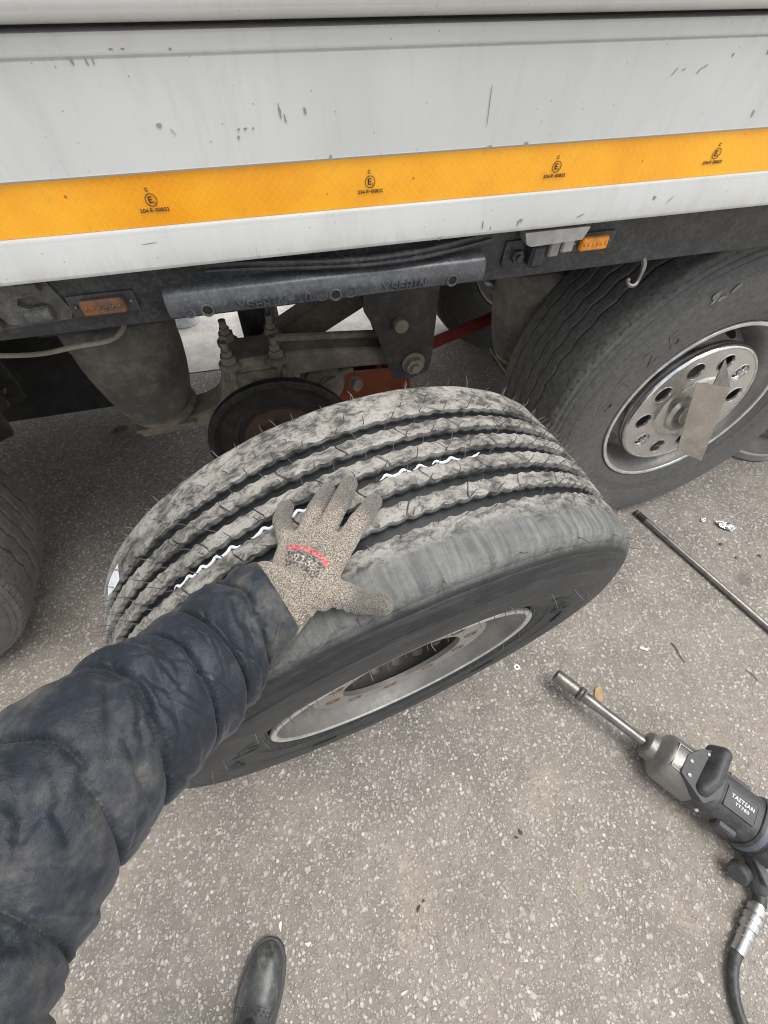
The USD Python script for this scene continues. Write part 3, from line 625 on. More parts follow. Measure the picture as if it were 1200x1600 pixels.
def loose_tyre(W):
    T = xf('tyre', W)
    GK, hw, dep = [-.083, -.043, -.004, .036, .0765], .0093, .0140
    N = 136; wave = lambda t: .0013 * np.sin(N * t) + .0004 * np.sin(N * 2 * t + 1) + .0004 * np.sin(7 * t)
    nb = N * 8; th = np.arange(nb) / nb * 2 * PI
    part('carcass', side_wall(1, th[::4]) + side_wall(-1, th[::4]), TREAD, T, smooth=True)
    part('groove_floor', grid(ringmesh([(a, R0 - dep - .003, 0) for a in np.linspace(-.10, .10, 5)], th[::4]), cu=True), BLACKRUB, T, smooth=True)
    NS = 38
    edges = [-.157] + [e for gk in GK for e in (gk - hw, gk + hw)] + [.157]
    for i in range(6):
        aL, aR = edges[2 * i], edges[2 * i + 1]; sip = 0 < i < 5
        ts = th
        if sip:
            s0 = (np.arange(NS) + .5 * (i % 2)) / NS * 2 * PI
            ts = np.sort(np.r_[th, np.concatenate([s0 + o for o in (-.0022, -.0013, .0013, .0022)])])
            d = np.abs((ts[:, None] - s0[None] + PI) % (2 * PI) - PI).min(1); dip = np.where(d < .0015, .0042, 0.)
        else: dip = np.zeros(len(ts))
        def kink(c, aL=aL, aR=aR):
            t = (c[0] - aL) / (aR - aL); return ((np.clip((t - .25) / .75, 0, 1) if i % 2 else np.clip(t / .75, 0, 1)) - .5) * .020 * (1 if i in (1, 2, 3) else -1)
        rad = lambda a, off=0.: (lambda t, a=a, off=off: crown(a) - off - dip + .0005 * np.sin(31 * t + 60 * a))
        lw, rw = (1, 1) if sip else ((0, 1) if i == 0 else (1, 0))
        tops = []
        K = 9 if sip else 14
        for k in range(K):
            u = k / (K - 1); a = aL + (aR - aL) * u; wv = lw * max(0, 1 - u * 3.2) + rw * max(0, 1 - (1 - u) * 3.2)
            off = .0007 if (k == 0 and lw) or (k == K - 1 and rw) else 0
            if not lw and k == 0: off = .0065
            if not lw and k == 1: off = .0022
            if not rw and k == K - 1: off = .0065
            if not rw and k == K - 2: off = .0022
            tops.append((a, rad(a, off), wv))
        ms = [grid(ringmesh(tops, ts, wave, kink if sip else None), cu=True)]
        wl = lambda a, sg: [(a + sg * .0012, R0 - dep - .0045, 1), (a + sg * .0004, R0 - dep * .6 - .002, 1), (a, rad(a, .0007), 1)]
        if lw: ms.append(grid(ringmesh(wl(aL, -.0) if False else wl(aL, .0), ts, wave, kink if sip else None), cu=True))
        if rw: ms.append(grid(ringmesh(wl(aR, .0)[::-1], ts, wave, kink if sip else None), cu=True))
        part('tread_rib', ms, TREAD, T, smooth=True)
    # vent spews (rubber hairs) left from the mould
    hs = []; r = np.random.default_rng(5)
    def hair(p, d, L, rad=.0008):
        d = d / np.linalg.norm(d); x, y, _ = basis(d); bend = (x * r.normal() + y * r.normal()) * L * .12
        hs.append(tube([p - d * .001, p + d * L * .5, p + d * L + bend], [rad, rad * .9, rad * .55], 5, False))
    for i, a in enumerate([-.148, -.112, -.094, -.072, -.052, -.034, -.014, .005, .026, .047, .066, .089]):
        for k in range(76):
            t = (k + .5 * (i % 2) + r.uniform(-.08, .08)) / 76 * 2 * PI
            if r.random() < .22: continue
            rr = crown(a); n_ = V(math.sin(t), 0, math.cos(t)); L = r.uniform(.010, .017)
            hair(V(rr * n_[0], -a, rr * n_[2]), n_ + V(r.normal() * .1, r.normal() * .12, 0), L)
    for (a, rr, cnt, tilt) in ((.155, .523, 30, .6), (.192, .412, 26, 1.), (.168, .316, 60, 1.), (-.155, .523, 30, -.6)):
        for k in range(cnt):
            t = (k + r.uniform(-.2, .2)) / cnt * 2 * PI; n_ = V(math.sin(t), 0, math.cos(t))
            hair(V(rr * n_[0], -a, rr * n_[2]), n_ * (1 - abs(tilt)) + V(0, -tilt, 0) + (n_ * -.5 if rr < .33 else 0) + r.normal(size=3) * .15, r.uniform(.012, .022), .0008)
    part('rubber_hair', hs, HAIR, T, smooth=True, kind='stuff')
    # pale paint squeezed into the middle groove
    rg = np.random.default_rng(3); ms = []
    for (t0, t1) in ((-.62, -.40), (-.37, -.20), (-.03, .055), (.06, .10), (.115, .20), (.23, .27)):
        t = np.linspace(t0, t1, int((t1 - t0) / .004)); a = GK[2] + hw * .55 + wave(t) * 1.9; rr = R0 - .0035
        P = np.stack([rr * np.sin(t), -a, rr * np.cos(t)], -1); w = .0023 * np.minimum(1, np.minimum(np.arange(len(t)), len(t) - 1 - np.arange(len(t))) / 5 + .15)
        part('paint_line', tube(P, w, 8), CHALK, T, smooth=True)
    # torn pale sticker at the left of the tread
    t = np.linspace(-.98, -.86, 30); rows = []
    for k, a in enumerate(np.linspace(-.118, -.098, 8)):
        j = .008 * meshkit.noise(np.stack([t * 30, t * 0 + k * .0, t * 0], -1), 2)
        rr = crown(a) + .0012; rows.append(np.stack([rr * np.sin(t), -(a + j * (1 if k > 4 else -.4)), rr * np.cos(t)], -1))
    part('torn_sticker', grid(rows, flip=False), CHALK, T, smooth=True)
    # moulded marks near the bead: raised ticks and a round emblem outline
    ms = []; r2 = np.random.default_rng(8)
    def onside(t, rr, w, h, ang=0):
        a = np.interp(-rr, [-p[1] for p in SIDEW], [p[0] for p in SIDEW]); n_ = V(math.sin(t), 0, math.cos(t)); e = V(math.cos(t), 0, -math.sin(t))
        c_, s_ = math.cos(ang), math.sin(ang); ms.append(bx(n_ * rr + V(0, -a - .0006, 0), (w, .0034, h), .0006, np.stack([e * c_ + n_ * s_, V(0, 1, 0), n_ * c_ - e * s_], 1)))
    for base in (.78, 1.38, -1.62, -2.6, 2.3):
        for k in range(9): onside(base + k * .022, .372 + r2.uniform(-.002, .002), .006 * r2.uniform(.5, 1.1), .017, .2 * (k % 3 - 1))
    for base in (1.16, -1.18):
        n_ = V(math.sin(base), 0, math.cos(base)); ms.append(lathe([(.030, 0), (.030, .0022), (.0275, .0022), (.0275, 0)], n_ * .360 + V(0, -.1842, 0), (0, -1, 0), 36)); ms.append(lathe([(.021, 0), (.021, .002), (.0195, .002), (.0195, 0)], n_ * .360 + V(0, -.1842, 0), (0, -1, 0), 36))
        for k in range(3): onside(base + .02 * (k - 1), .360, .004, .012)
    for m_ in ms: part('moulded_mark', m_, TREAD, T, smooth=False)
    return T
def worn_tyre(W, text):
    T = xf('tyre', W); N = 44
    wave = lambda t: .0034 * np.sin(N * t) - .0006 * np.sin(3 * N * t); nb = N * 20; th = np.arange(nb) / nb * 2 * PI
    notch = np.where((np.arange(nb) % 8) < 2, .0035, 0.)
    part('carcass', side_wall(1, th[::4]) + side_wall(-1, th[::4]), WORN, T, smooth=True)
    GK = [-.105, -.062, -.019, .024, .067]; hw, dep = .0022, .007
    cols, runs = [], []
    edges = [-.157] + [e for gk in GK for e in (gk - hw, gk + hw)] + [.157]
    for i in range(6):
        aL, aR = edges[2 * i], edges[2 * i + 1]; lw, rw = (i > 0), (i < 5); K = 8 if lw and rw else 14; c = []
        if lw: c += [(aL, R0 - dep, 1)]
        for k in range(K):
            u = k / (K - 1); a = aL + (aR - aL) * u; wv = lw * max(0, 1 - u * 2.4) + rw * max(0, 1 - (1 - u) * 2.4); base = crown(a) - (.0012 if (k == 0 and lw) or (k == K - 1 and rw) else 0)
            e = (K - 1 - k) if not rw else (k if not lw else 99)
            if e == 0: base -= .0065
            if e == 1: base -= .0022
            rr = (lambda t, base=base: base - notch) if e < 2 else base
            c.append((a, rr, wv))
        if rw: c += [(aR, R0 - dep, 1)]
        part('tread_rib', grid(ringmesh(c, th, wave), cu=True), WORN, T, smooth=True)
    part('groove_floor', grid(ringmesh([(a, R0 - dep - .0005) for a in np.linspace(-.12, .09, 5)], th[::4]), cu=True), BLACKRUB, T, smooth=True)
    ms = []
    if text:
        for ch, deg in text:
            t = math.radians(90 - deg); n_ = V(math.sin(t), 0, math.cos(t)); e = V(math.cos(t), 0, -math.sin(t))
            m = meshkit.text_mesh(ch, .047, .0034, True); m.vertices[:, 0] -= m.bounds[:, 0].mean(); m.vertices[:, 1] -= .025


            part('raised_letter', put(m, n_ * .402 + V(0, -.1868, 0), e, n_, V(0, -1, 0)), WORN, T, smooth=False)
    # scuff torn in the shoulder
    return T
def lug_ring(r, k0=0.): return [(r * math.cos(k0 + k * PI / 5), r * math.sin(k0 + k * PI / 5)) for k in range(10)]
def rim(W, mat, deep, cover):
    M_ = xf('rim', W, loc=(0, 0, 0) if cover else (0, -.006, 0))
    # barrel with outer and inner flange
    bar = [(.2745, .125), (.2745, .125), (.284, .140), (.289, .150), (.291, .158), (.2955, .1625), (.2985, .162), (.2985, .1605), (.296, .157), (.2945, .150), (.2935, .146)]
    part('rim_lip', lathe([(.2872, .1615), (.2882, .1645), (.2905, .1655), (.2975, .1658), (.2995, .1645), (.3002, .1600), (.2985, .156)], (0, 0, 0), (0, -1, 0), 144), LIP, M_, smooth=True)
    part('barrel', [lathe([(.2873, .1618), (.2868, .150), (.2835, .138), (.276, .122), (.270, .105), (.2655, .07), (.262, .03), (.258, -.02), (.258, -.10), (.272, -.13), (.288, -.155), (.298, -.163), (.30, -.158)], (0, 0, 0), (0, -1, 0), 120)], mat, M_, smooth=True)
    d1 = .090 if cover else .138      # outer face of the bolting flange
    # cone with hand holes (flat polygon wrapped on a cone)
    rows = []; n = 200; rr0, rr1, h0, h1 = .208, .2605, d1 + (.022 if cover else -.012), .030 if cover else .005
    A = 10; pts_r, pts_a = 30, 480
    P = np.zeros((pts_a, pts_r, 3)); keep = np.ones((pts_a, pts_r - 1), bool); NH, hole_r = (10, .031) if cover else (24, .0165)
    for i in range(pts_a):
        t = i / pts_a * 2 * PI
        for j in range(pts_r):
            u = j / (pts_r - 1); r_ = rr0 + (rr1 - rr0) * u; P[i, j] = (r_ * math.sin(t), -(h0 + (h1 - h0) * (u ** 1.3)), r_ * math.cos(t))
    L = math.hypot(rr1 - rr0, h1 - h0); faces = []
    for i in range(pts_a):
        for j in range(pts_r - 1):
            t = ((i + .5) / pts_a * NH) % 1 - .5; r_ = rr0 + (rr1 - rr0) * (j + .5) / (pts_r - 1)
            x = t / NH * 2 * PI * r_; y = ((j + .5) / (pts_r - 1) - .5) * L
            if math.hypot(x, y) > hole_r:
                a_, b_, c_, d_ = i * pts_r + j, ((i + 1) % pts_a) * pts_r + j, ((i + 1) % pts_a) * pts_r + j + 1, i * pts_r + j + 1
                faces += [(a_, b_, c_), (a_, c_, d_)]
    part('hand_hole_cone', trimesh.Trimesh(P.reshape(-1, 3), faces, process=False), mat, M_, smooth=True)
    hole = Point(0, 0).buffer(.1405, 48)
    ring = Point(0, 0).buffer(.205, 60).difference(hole)
    for x, y in lug_ring(.1675, .2): ring = ring.difference(Point(x, y).buffer(.0135, 14))
    part('bolting_flange', [solid(ring, .011, ((0, -d1 + .012, 0), XA, ZA, V(0, -1, 0))), lathe([(.2045, d1 - .001), (.209, d1 - .005), (.211, d1 - .012), (.208, d1 - .02)], (0, 0, 0), (0, -1, 0), 90)], mat, M_, smooth=30)
    if not cover:
        for k, (x, y) in enumerate(lug_ring(.1675, .2)):
            part('rust_ring', solid(Point(0, 0).buffer(.0168, 20).difference(Point(0, 0).buffer(.0136, 16)), .0012, ((x, -d1 + .0008, y), XA, ZA, V(0, -1, 0))), RUSTSPOT, M_)
    return M_
def wheel(path_parent, mtx, name, tyre, mat, cover, text=None, **kw):
    W = xf(name, path_parent, mtx=mtx, **kw)
    (loose_tyre(W) if tyre == 'loose' else worn_tyre(W, text))
    rim(W, mat, True, cover)
    return W
# loose wheel, standing on the ground in front of the hub
LAX, LE1, LE2, LC = V(.157, -.985, -.078), V(.988, .157, 0), V(.012, -.077, .997), V(.102, .398, .545)
wheel('/World', frame(LC, LE1, -LAX, LE2), 'truck_wheel', 'loose', GREYRIM, False, label='loose truck wheel with hairy new tread held upright by the gloved hand', cat='wheel')
# mounted wheels
WA, WE1, WE2, WC = V(.016, -.998, .060), V(1, .016, 0), V(-.001, .060, .998), V(1.281, .826, .54)
WM = WC - WA * .163
W0 = wheel(TR, frame(WM, WE1, -WA, WE2), 'mounted_wheel', 'worn', SILVER, True, text=[('S', 163.6), ('T', 152), ('2', 140.5), ('5', 130.5)], label='mounted wheel with slotted steel cover at right')
def cover(W):
    C = xf('hub_cover', W); h = .157
    disc = Point(0, 0).buffer(.214, 72)
    for x, y in lug_ring(.1655, math.radians(-137)): disc = disc.difference(Point(x, y).buffer(.0275, 24))
    part('cover_disc', solid(disc, .003, ((0, -h + .003, 0), XA, ZA, V(0, -1, 0))), CHROME, C, smooth=30)
    part('cover_edge', lathe([(.212, h + .0005), (.216, h + .0025), (.220, h + .001), (.222, h - .004), (.2235, h - .005), (.2245, h - .009), (.2225, h - .014), (.224, h - .018), (.225, h - .024), (.222, h - .034), (.216, h - .045)], (0, 0, 0), (0, -1, 0), 120), BRIGHT, C, smooth=True)
    part('hub_dome', lathe([(.118, h), (.108, h + .006), (.085, h + .010), (.083, h + .010), (.072, h + .020), (.050, h + .024), (.048, h + .027), (.020, h + .028), (0, h + .028)], (0, 0, 0), (0, -1, 0), 72), CHROME, C, smooth=30)
    for k, (x, y) in enumerate(lug_ring(.1655, math.radians(-137))):
        part('hole_rim', lathe([(.0300, h), (.0285, h + .0022), (.0268, h + .001), (.0258, h - .008)], (x, 0, y), (0, -1, 0), 30), CHROME, C, smooth=True)
        deep = 0 if k in (0, 5) else 1
        nut = hexbolt((x, -(.085 if deep else .118), y), (0, -1, 0), .0165, .028, True)
        part('wheel_nut', nut + [cyl((x, -.08, y), (x, -(.087 if deep else .120), y), .022, 20, .002)], CHROME if not deep else GREYRIM, C)
        if not deep: part('nut_ring', lathe([(.0275, h - .006), (.024, h - .004), (.0205, h - .008), (.020, h - .02)], (x, 0, y), (0, -1, 0), 28), BRIGHT, C, smooth=True)
    for s in (-1, 1): pass
    return C
cover(W0)
# torn rubber scuff on its shoulder
t = math.radians(90 - 113.6); n_ = V(math.sin(t), 0, math.cos(t)); e = V(math.cos(t), 0, -math.sin(t)); rs = np.random.default_rng(4); ms = []
for k in range(5):
    m_ = crumple(.018 + .012 * rs.random(), .010 + .006 * rs.random(), 60 + k, .005, 8, 0.); u, w = rs.normal() * .016, rs.normal() * .006; ca, sa = math.cos(.45 + rs.normal() * .2), math.sin(.45 + rs.normal() * .2)
    ms.append(put(m_, n_ * (.446 + w) + e * u + V(0, -.1875, 0), e * ca + n_ * sa, n_ * ca - e * sa, V(0, -1, 0)))
part('torn_rubber', ms, plain('scuffed_rubber', (.17, .165, .155), .8), W0)
def wheel_copy(mtx, label):
    path = TR + '/' + numbered(TR, 'mounted_wheel'); x = UsdGeom.Xform.Define(stage, path)
    x.GetPrim().GetReferences().AddInternalReference(SRC); x.ClearXformOpOrder(); x.AddTransformOp(opSuffix='place').Set(mtx)
    x.GetPrim().SetInstanceable(True); tag(x.GetPrim(), label)
SRC = W0
wheel_copy(frame(V(-1.33, .885, .537), XA, V(0, 1, 0), ZA), 'mounted wheel partly out of the picture at left')
for x in (1.28,):
    wheel_copy(frame(V(x, YB - .19, .537), -XA, V(0, -1, 0), ZA), 'mounted wheel on the far side of the trailer')

# ------------------------------------------------------------------ bent sheet-metal plate leaning on the hub cover
P3 = lambda a, b: V(a, 0, b)
pl = xf('metal_plate', loc=(1.27, .757, .54), label='bent strip of sheet steel hung over the cover of the mounted wheel', cat='metal plate')
corners = np.array([(1.119, .733), (1.266, .688), (1.426, .323), (1.261, .416)]) - (1.27, .54)
part('plate_face', solid(Polygon(corners), .0022, ((0, 0, 0), XA, ZA, V(0, -1, 0))), PLATE, pl, smooth=False)
fl = np.array([V(1.19 - 1.27, -.001, .711 - .54), V(1.266 - 1.27, -.001, .688 - .54), V(1.215 - 1.27, .035, .77 - .54)]); nn = np.cross(fl[1] - fl[0], fl[2] - fl[0]); nn /= np.linalg.norm(nn)
part('bent_flap', trimesh.convex.convex_hull(np.vstack([fl, fl + nn * .002])), STEEL, pl, smooth=False)  # darker steel than the face, the dark underbody reflection put into its colour

# ------------------------------------------------------------------ jack and things further under the trailer
J = xf('trolley_jack', loc=(.30, 1.56, 0), label='orange trolley jack with a red handle standing under the axle', cat='jack')
for s in (-1, 1):
    part('side_frame', solid(Polygon([(-.42, .05), (.05, .05), (.20, .24), (.20, .36), (.12, .385), (-.12, .40), (-.40, .12)]).buffer(.012), .012, ((0, s * .10, 0), XA, ZA, V(0, -1, 0))), ORANGE, J)
part('lift_arm', bx((-.15, 0, .30), (.50, .10, .07), .012, np.stack([V(.95, 0, -.3), V(0, 1, 0), V(.3, 0, .95)], 1)), ORANGE, J)
part('saddle', cyl((-.34, 0, .37), (-.34, 0, .465), .06, 24, .006), DRUMM, J)
part('handle', [bx((.56, -.02, .495), (.95, .035, .045), .008, np.stack([V(.955, 0, .296), V(0, 1, 0), V(-.296, 0, .955)], 1))], RED, J)
part('tail_block', bx((.14, 0, .30), (.10, .18, .10), .012), ORANGE, J)
for x in (-.36, .02):
    for s in (-1, 1): part('castor', lathe([(0, -.02), (.04, -.02), (.05, -.014), (.05, .014), (.04, .02), (0, .02)], (x, s * .13, .051), (0, 1, 0), 28), DRUMM, J)
tub = xf('plastic_tub', loc=(-.512, 2.70, 0), label='small white plastic tub on the ground beyond the air bag', cat='tub')
part('tub_body', lathe([(0, .003), (.085, .003), (.09, .01), (.10, .16), (.096, .16), (.086, .012), (0, .012)], d=(0, 0, 1), n=40), TUB, tub)
part('tub_rim', lathe([(.099, .155), (.106, .157), (.107, .166), (.100, .168), (.095, .164)], d=(0, 0, 1), n=40, close=False), TUB, tub)
st = xf('round_stand', loc=(2.10, 1.06, 0), label='grimy round steel stand with a bar across it behind the mounted wheel', cat='stand')
part('base_disc', lathe([(0, .006), (.14, .008), (.155, .016), (.158, .040), (.170, .048), (.178, .042), (.180, .012), (.172, .002), (0, .002)], d=(0, 0, 1), n=64), GREYRIM, st)
part('cross_bar', tube([(-.16, .10, .055), (.30, -.17, .10)], .013, 12), STEEL, st)
part('column', lathe([(.055, .02), (.05, .05), (.045, .2), (.04, .21), (0, .212)], (.16, .08, 0), (0, 0, 1), 28), DRUMM, st)

# ------------------------------------------------------------------ steel pry bar
b0, b1 = V(1.329, .766, .012), V(1.72, -.53, .012)
pb = xf('pry_bar', label='long plain steel pry bar lying on the ground at right', cat='steel bar')
t_ = (b1 - b0) / np.linalg.norm(b1 - b0)
part('bar_shaft', tube([b0, b0 + t_ * .004, b0 + t_ * .9, b1], [.0105, .0122, .0122, .0122], 18), STEEL, pb)
part('bar_tip', tube([b0 - t_ * .004, b0 + t_ * .05], [.0118, .0132], 18), DRUMM, pb)

# ------------------------------------------------------------------ impact wrench (local: x along the tool, y across, z up)
GU, GV, GO = V(.561, -.828, 0), V(.828, .561, 0), V(.675, .238, 0)
GM = frame(GO, GU, GV, V(0, 0, 1))
WR = xf('impact_wrench', mtx=GM, label='big pneumatic impact wrench with grey nose and black body lying on the ground', cat='impact wrench')
AXV, AZ = -.020, .068
la = lambda prof, n=48, sq=None: lathe(prof, (0, AXV, AZ), (1, 0, 0), n, sq=sq)
so = [(.0, .012), (.0135, .012), (.0135, .012), (.0142, -.006), (.0142, -.006), (.019, -.0085), (.0205, -.007), (.0215, -.004), (.0222, .03), (.0222, .055), (.0205, .066), (.0205, .066), (.0175, .071), (.0175, .071), (.022, .073), (.0235, .076), (.0235, .079), (.022, .081), (.0205, .083), (.022, .085), (.0228, .088), (.0215, .0915), (.017, .093)]
part('socket', la(so, 40), STEEL, WR)
part('anvil_shaft', la([(.0165, .09), (.0175, .10), (.0178, .12), (.0155, .145), (.0148, .155), (.0148, .24), (.0152, .285), (.0, .290)], 40), STEEL, WR)
part('nose_cone', la([(.016, .284), (.0195, .2835), (.031, .286), (.037, .289), (.0395, .2935), (.0395, .308), (.041, .313), (.049, .320), (.060, .327), (.066, .334), (.0685, .343), (.069, .36), (.069, .425), (.0675, .431), (.06, .435)], 64, 2.35), CASE, WR, smooth=True)
part('nose_rib', [bx((.372, AXV + s * .035, AZ + .062), (.062, .004, .008), .0015) for s in (-1, 1)] + [bx((.344, AXV, AZ + .0655), (.004, .07, .006), .0015)], CASE, WR)
part('housing', [la([(.05, .428), (.064, .431), (.067, .436), (.067, .470), (.064, .476), (.0635, .478), (.0635, .560), (.066, .566), (.066, .572)], 64, 3.0)], TOOLBLK, WR, smooth=35)
part('rear_cap', [la([(.062, .570), (.071, .572), (.0735, .577), (.0735, .593), (.0715, .597), (.0715, .600), (.0745, .604), (.0745, .640), (.070, .655), (.05, .665), (0, .668)], 64, 2.6)], TOOLBLK, WR, smooth=35)
part('cap_band', la([(.0738, .579), (.0748, .581), (.0748, .591), (.0738, .593)], 64, 2.6), plain('blue_grey_band', (.085, .10, .115), .5), WR)
# dead handle pad on top
pad = Polygon([(.376, -.052), (.436, -.082), (.452, -.055), (.456, .040), (.438, .055), (.400, .034), (.377, -.004)]).buffer(.008, 6)
part('handle_pad', solid(pad, .032, ((0, 0, .108), XA, V(0, 1, 0), ZA)), TOOLBLK, WR)
part('handle_grip', unman(m3.Manifold.batch_hull([m3.Manifold.sphere(.019, 28).translate([x, y, z]) for x, y, z in ((.428, -.058, .138), (.438, -.02, .150), (.440, .060, .148), (.424, -.03, .125), (.428, .062, .120))])), TOOLBLK, WR, smooth=True)
for x, y in ((.381, -.012), (.388, -.050), (.412, .036)): part('pad_screw', hexbolt((x, y, .139), (0, 0, 1), .005, .003, False), STEEL, WR)
part('clip', bx((.43, -.078, .108), (.022, .012, .012), .003), TOOLBLK, WR)
for p in ((.452, -.094, .085), (.492, .046, .10)): part('side_screw', lathe([(0, .008), (.004, .008), (.006, .005), (.006, 0)], p, (0, -.5 if p[1] < 0 else .5, .8), 14), ZINC, WR)
lp = part('name_plate', [solid(sbox(.484, -.052, .556, .002).buffer(.003, 5), .0022, ((0, 0, AZ + .0628), XA, V(0, 1, 0), ZA))], TOOLBLK, WR)
part('plate_border', solid(sbox(.484, -.052, .556, .002).buffer(.003, 5).difference(sbox(.4855, -.0505, .5545, .0005).buffer(.002, 5)), .0012, ((0, 0, AZ + .0650), XA, V(0, 1, 0), ZA)), TOOLBLK, lp, smooth=False)
part('name_lettering', [flat_text('TAITIAN', .0098, V(.521, -.0215, AZ + .0650), XA, V(0, 1, 0), .0006, True), flat_text('TT780', .0078, V(.523, -.0360, AZ + .0650), XA, V(0, 1, 0), .0006, True)], WHITEINK, lp, smooth=False)
part('side_boss', bx((.525, -.086, .075), (.05, .024, .045), .008), TOOLBLK, WR); part('side_boss', bx((.50, .040, .09), (.09, .02, .03), .006), TOOLBLK, WR)
part('throttle_handle', unman(m3.Manifold.batch_hull([m3.Manifold.sphere(.021, 24).translate([x, y, z]) for x, y, z in ((.612, -.065, .05), (.645, -.115, .035), (.662, -.135, .026))])), TOOLBLK, WR, smooth=True)
part('direction_knob', cyl((.612, -.128, .034), (.600, -.152, .046), .026, 28, .005), TOOLBLK, WR)
part('trigger_lever', bx((.636, -.105, .062), (.070, .022, .012), .004, rotz(-.75)), TOOLBLK, WR)
part('inlet_elbow', tube(curve([(.664, -.135, .024), (.672, -.152, .022), (.674, -.170, .022)], 10), .0155, 16), TOOLBLK, WR)
# hose with quick coupler
HS = xf('air_hose', mtx=GM, label='black rubber air hose with silver couplings joined to the impact wrench', cat='hose')
c0, c1 = V(.674, -.166, .022), V(.661, -.300, .019); dd = (c1 - c0) / np.linalg.norm(c1 - c0)
Lc = np.linalg.norm(c1 - c0)
part('coupler', lathe([(0, 0), (.014, 0), (.014, .012), (.014, .012), (.0195, .013), (.0195, .03), (.0195, .03), (.0165, .032), (.0175, .035), (.0205, .037), (.0205, .052), (.0205, .052), (.0185, .053), (.0185, .057), (.0205, .058), (.0205, .072), (.0205, .072), (.0165, .075), (.0155, .084), (.0155, .084), (.0175, .085), (.0175, .095), (.0175, .095), (.0155, .097), (.0158, Lc), (.0158, Lc), (.011, Lc)], c0, dd, 40), ZINC, HS)
gi = lambda p: V((p - GO) @ GU, (p - GO) @ GV, p[2])
hp = [c1 - dd * .01, c1 + dd * .015] + [gi(V(*p)) for p in ((.752, -.522, .0145), (.737, -.552, .013), (.730, -.585, .013), (.738, -.68, .013), (.80, -.85, .013), (.95, -1.0, .013))]
part('hose_line', tube(curve(hp, 70), np.r_[np.full(4, .0125), np.full(66, .0118)], 20), HOSER, HS, smooth=True)
part('hose_end', [lathe([(.0118, k * .0035), (.0132, k * .0035 + .001), (.0118, k * .0035 + .0025)], c1 - dd * .0 , dd, 20) for k in range(8)], HOSER, HS, smooth=True)

# ------------------------------------------------------------------ person: glove, sleeve, trouser leg, shoe
PE = xf('person', label='person in a dirty navy padded jacket and knit glove holding the loose wheel', cat='person')
J_ = dict(wl=(-.0639, .2221, 1.0574), w=(-.044, .2173, 1.0655), pM=(-.0345, .2861, 1.0729), pP=(-.0384, .3196, 1.0745), pT=(-.0306, .3414, 1.0715), rM=(-.0131, .2842, 1.0819), rP=(.0037, .3155, 1.0865), rT=(.0241, .3468, 1.0830), mM=(.0066, .2782, 1.0864), mP=(.0297, .3104, 1.0915), mT=(.0523, .3475, 1.0862), iM=(.0251, .2584, 1.0865), iP=(.0498, .285, 1.0900), iT=(.0763, .3135, 1.0850), tB=(-.0168, .2166, 1.0689), tM=(.0043, .2139, 1.0715), tP=(.0261, .1986, 1.0722), tT=(.0531, .186, 1.0731), pa=(-.0275, .2384, 1.0708), pb=(-.001, .2405, 1.0775), h=(-.0488, .2465, 1.0657))
J_ = {k: V(*v) for k, v in J_.items()}
back = V(-.16, -.30, .94)
fa = J_['w'] + V(-.045, -.022, -.004)
def seg(a, b, c, r): return [[(J_[a], r[0]), (J_[b], r[1])], [(J_[b], r[1]), (J_[c], r[2])]]
hb = seg('pM', 'pP', 'pT', (.0125, .0112, .0098)) + seg('rM', 'rP', 'rT', (.0128, .0116, .0104)) + seg('mM', 'mP', 'mT', (.0130, .0120, .0106)) + seg('iM', 'iP', 'iT', (.0130, .0118, .0104))
hb += [[(J_['tB'], .019), (J_['tM'], .0165)], [(J_['tM'], .0165), (J_['tP'], .0142)], [(J_['tP'], .0142), (J_['tT'], .0128)]]
hb += [[(J_['pM'], .0122), (J_['rM'], .0130), (J_['h'], .015), (J_['pa'], .017)], [(J_['rM'], .0130), (J_['mM'], .0135), (J_['pa'], .018), (J_['pb'], .018)], [(J_['mM'], .0135), (J_['iM'], .0130), (J_['pb'], .018), (J_['tB'], .018)],
       [(J_['h'], .015), (J_['pa'], .018), (J_['w'], .020), (J_['wl'], .018)], [(J_['pa'], .018), (J_['pb'], .017), (J_['tB'], .019), (J_['w'], .021)], [(J_['w'], .021), (J_['wl'], .019), (fa, .021)], [(J_['pb'], .015), (J_['tB'], .017), (J_['tM'], .0145)]]
hand = bones(hb, .0026, 10)
# knuckle and crease wrinkles
q = hand.vertices; nrm = hand.vertex_normals
hand.vertices = q + nrm * ((meshkit.fbm(q * 70, 3, 4) - .5) * .0028)[:, None]
# gathered folds at the heel of the thumb
q = hand.vertices; e_ = J_['tP'] - J_['w']; L_e = np.linalg.norm(e_); e_ /= L_e; tt_ = (q - J_['w']) @ e_; sdir = np.cross(e_, V(-.16, -.30, .94)); sdir /= np.linalg.norm(sdir); ss_ = (q - J_['w']) @ sdir
mk_ = np.clip((ss_ - .006) / .012, 0, 1) * np.clip((tt_ + .015) / .01, 0, 1) * np.clip((L_e + .004 - tt_) / .02, 0, 1)
hand.vertices = q + hand.vertex_normals * (mk_ * .0036 * np.sin(tt_ * 2 * PI / .0118 + 2 * np.sin(tt_ * 90)))[:, None]
gl = part('glove', hand, GLOVE, PE, smooth=True)
tips = [J_[k] for k in ('pT', 'rT', 'mT', 'iT', 'tT')]; mids = [J_[k] for k in ('pP', 'rP', 'mP', 'iP', 'tP')]
dv = np.min([np.linalg.norm(hand.vertices - (t * .75 + m * .25), axis=1) / s for t, m, s in zip(tips, mids, (.036, .030, .034, .026, .030))], axis=0)
dirt = np.clip(1.25 - dv * .75, 0, 1)
UsdGeom.PrimvarsAPI(UsdGeom.Mesh.Get(stage, gl)).CreatePrimvar('dirt', Sdf.ValueTypeNames.FloatArray, 'vertex').Set(Vt.FloatArray.FromNumpy(dirt.astype(np.float32)))
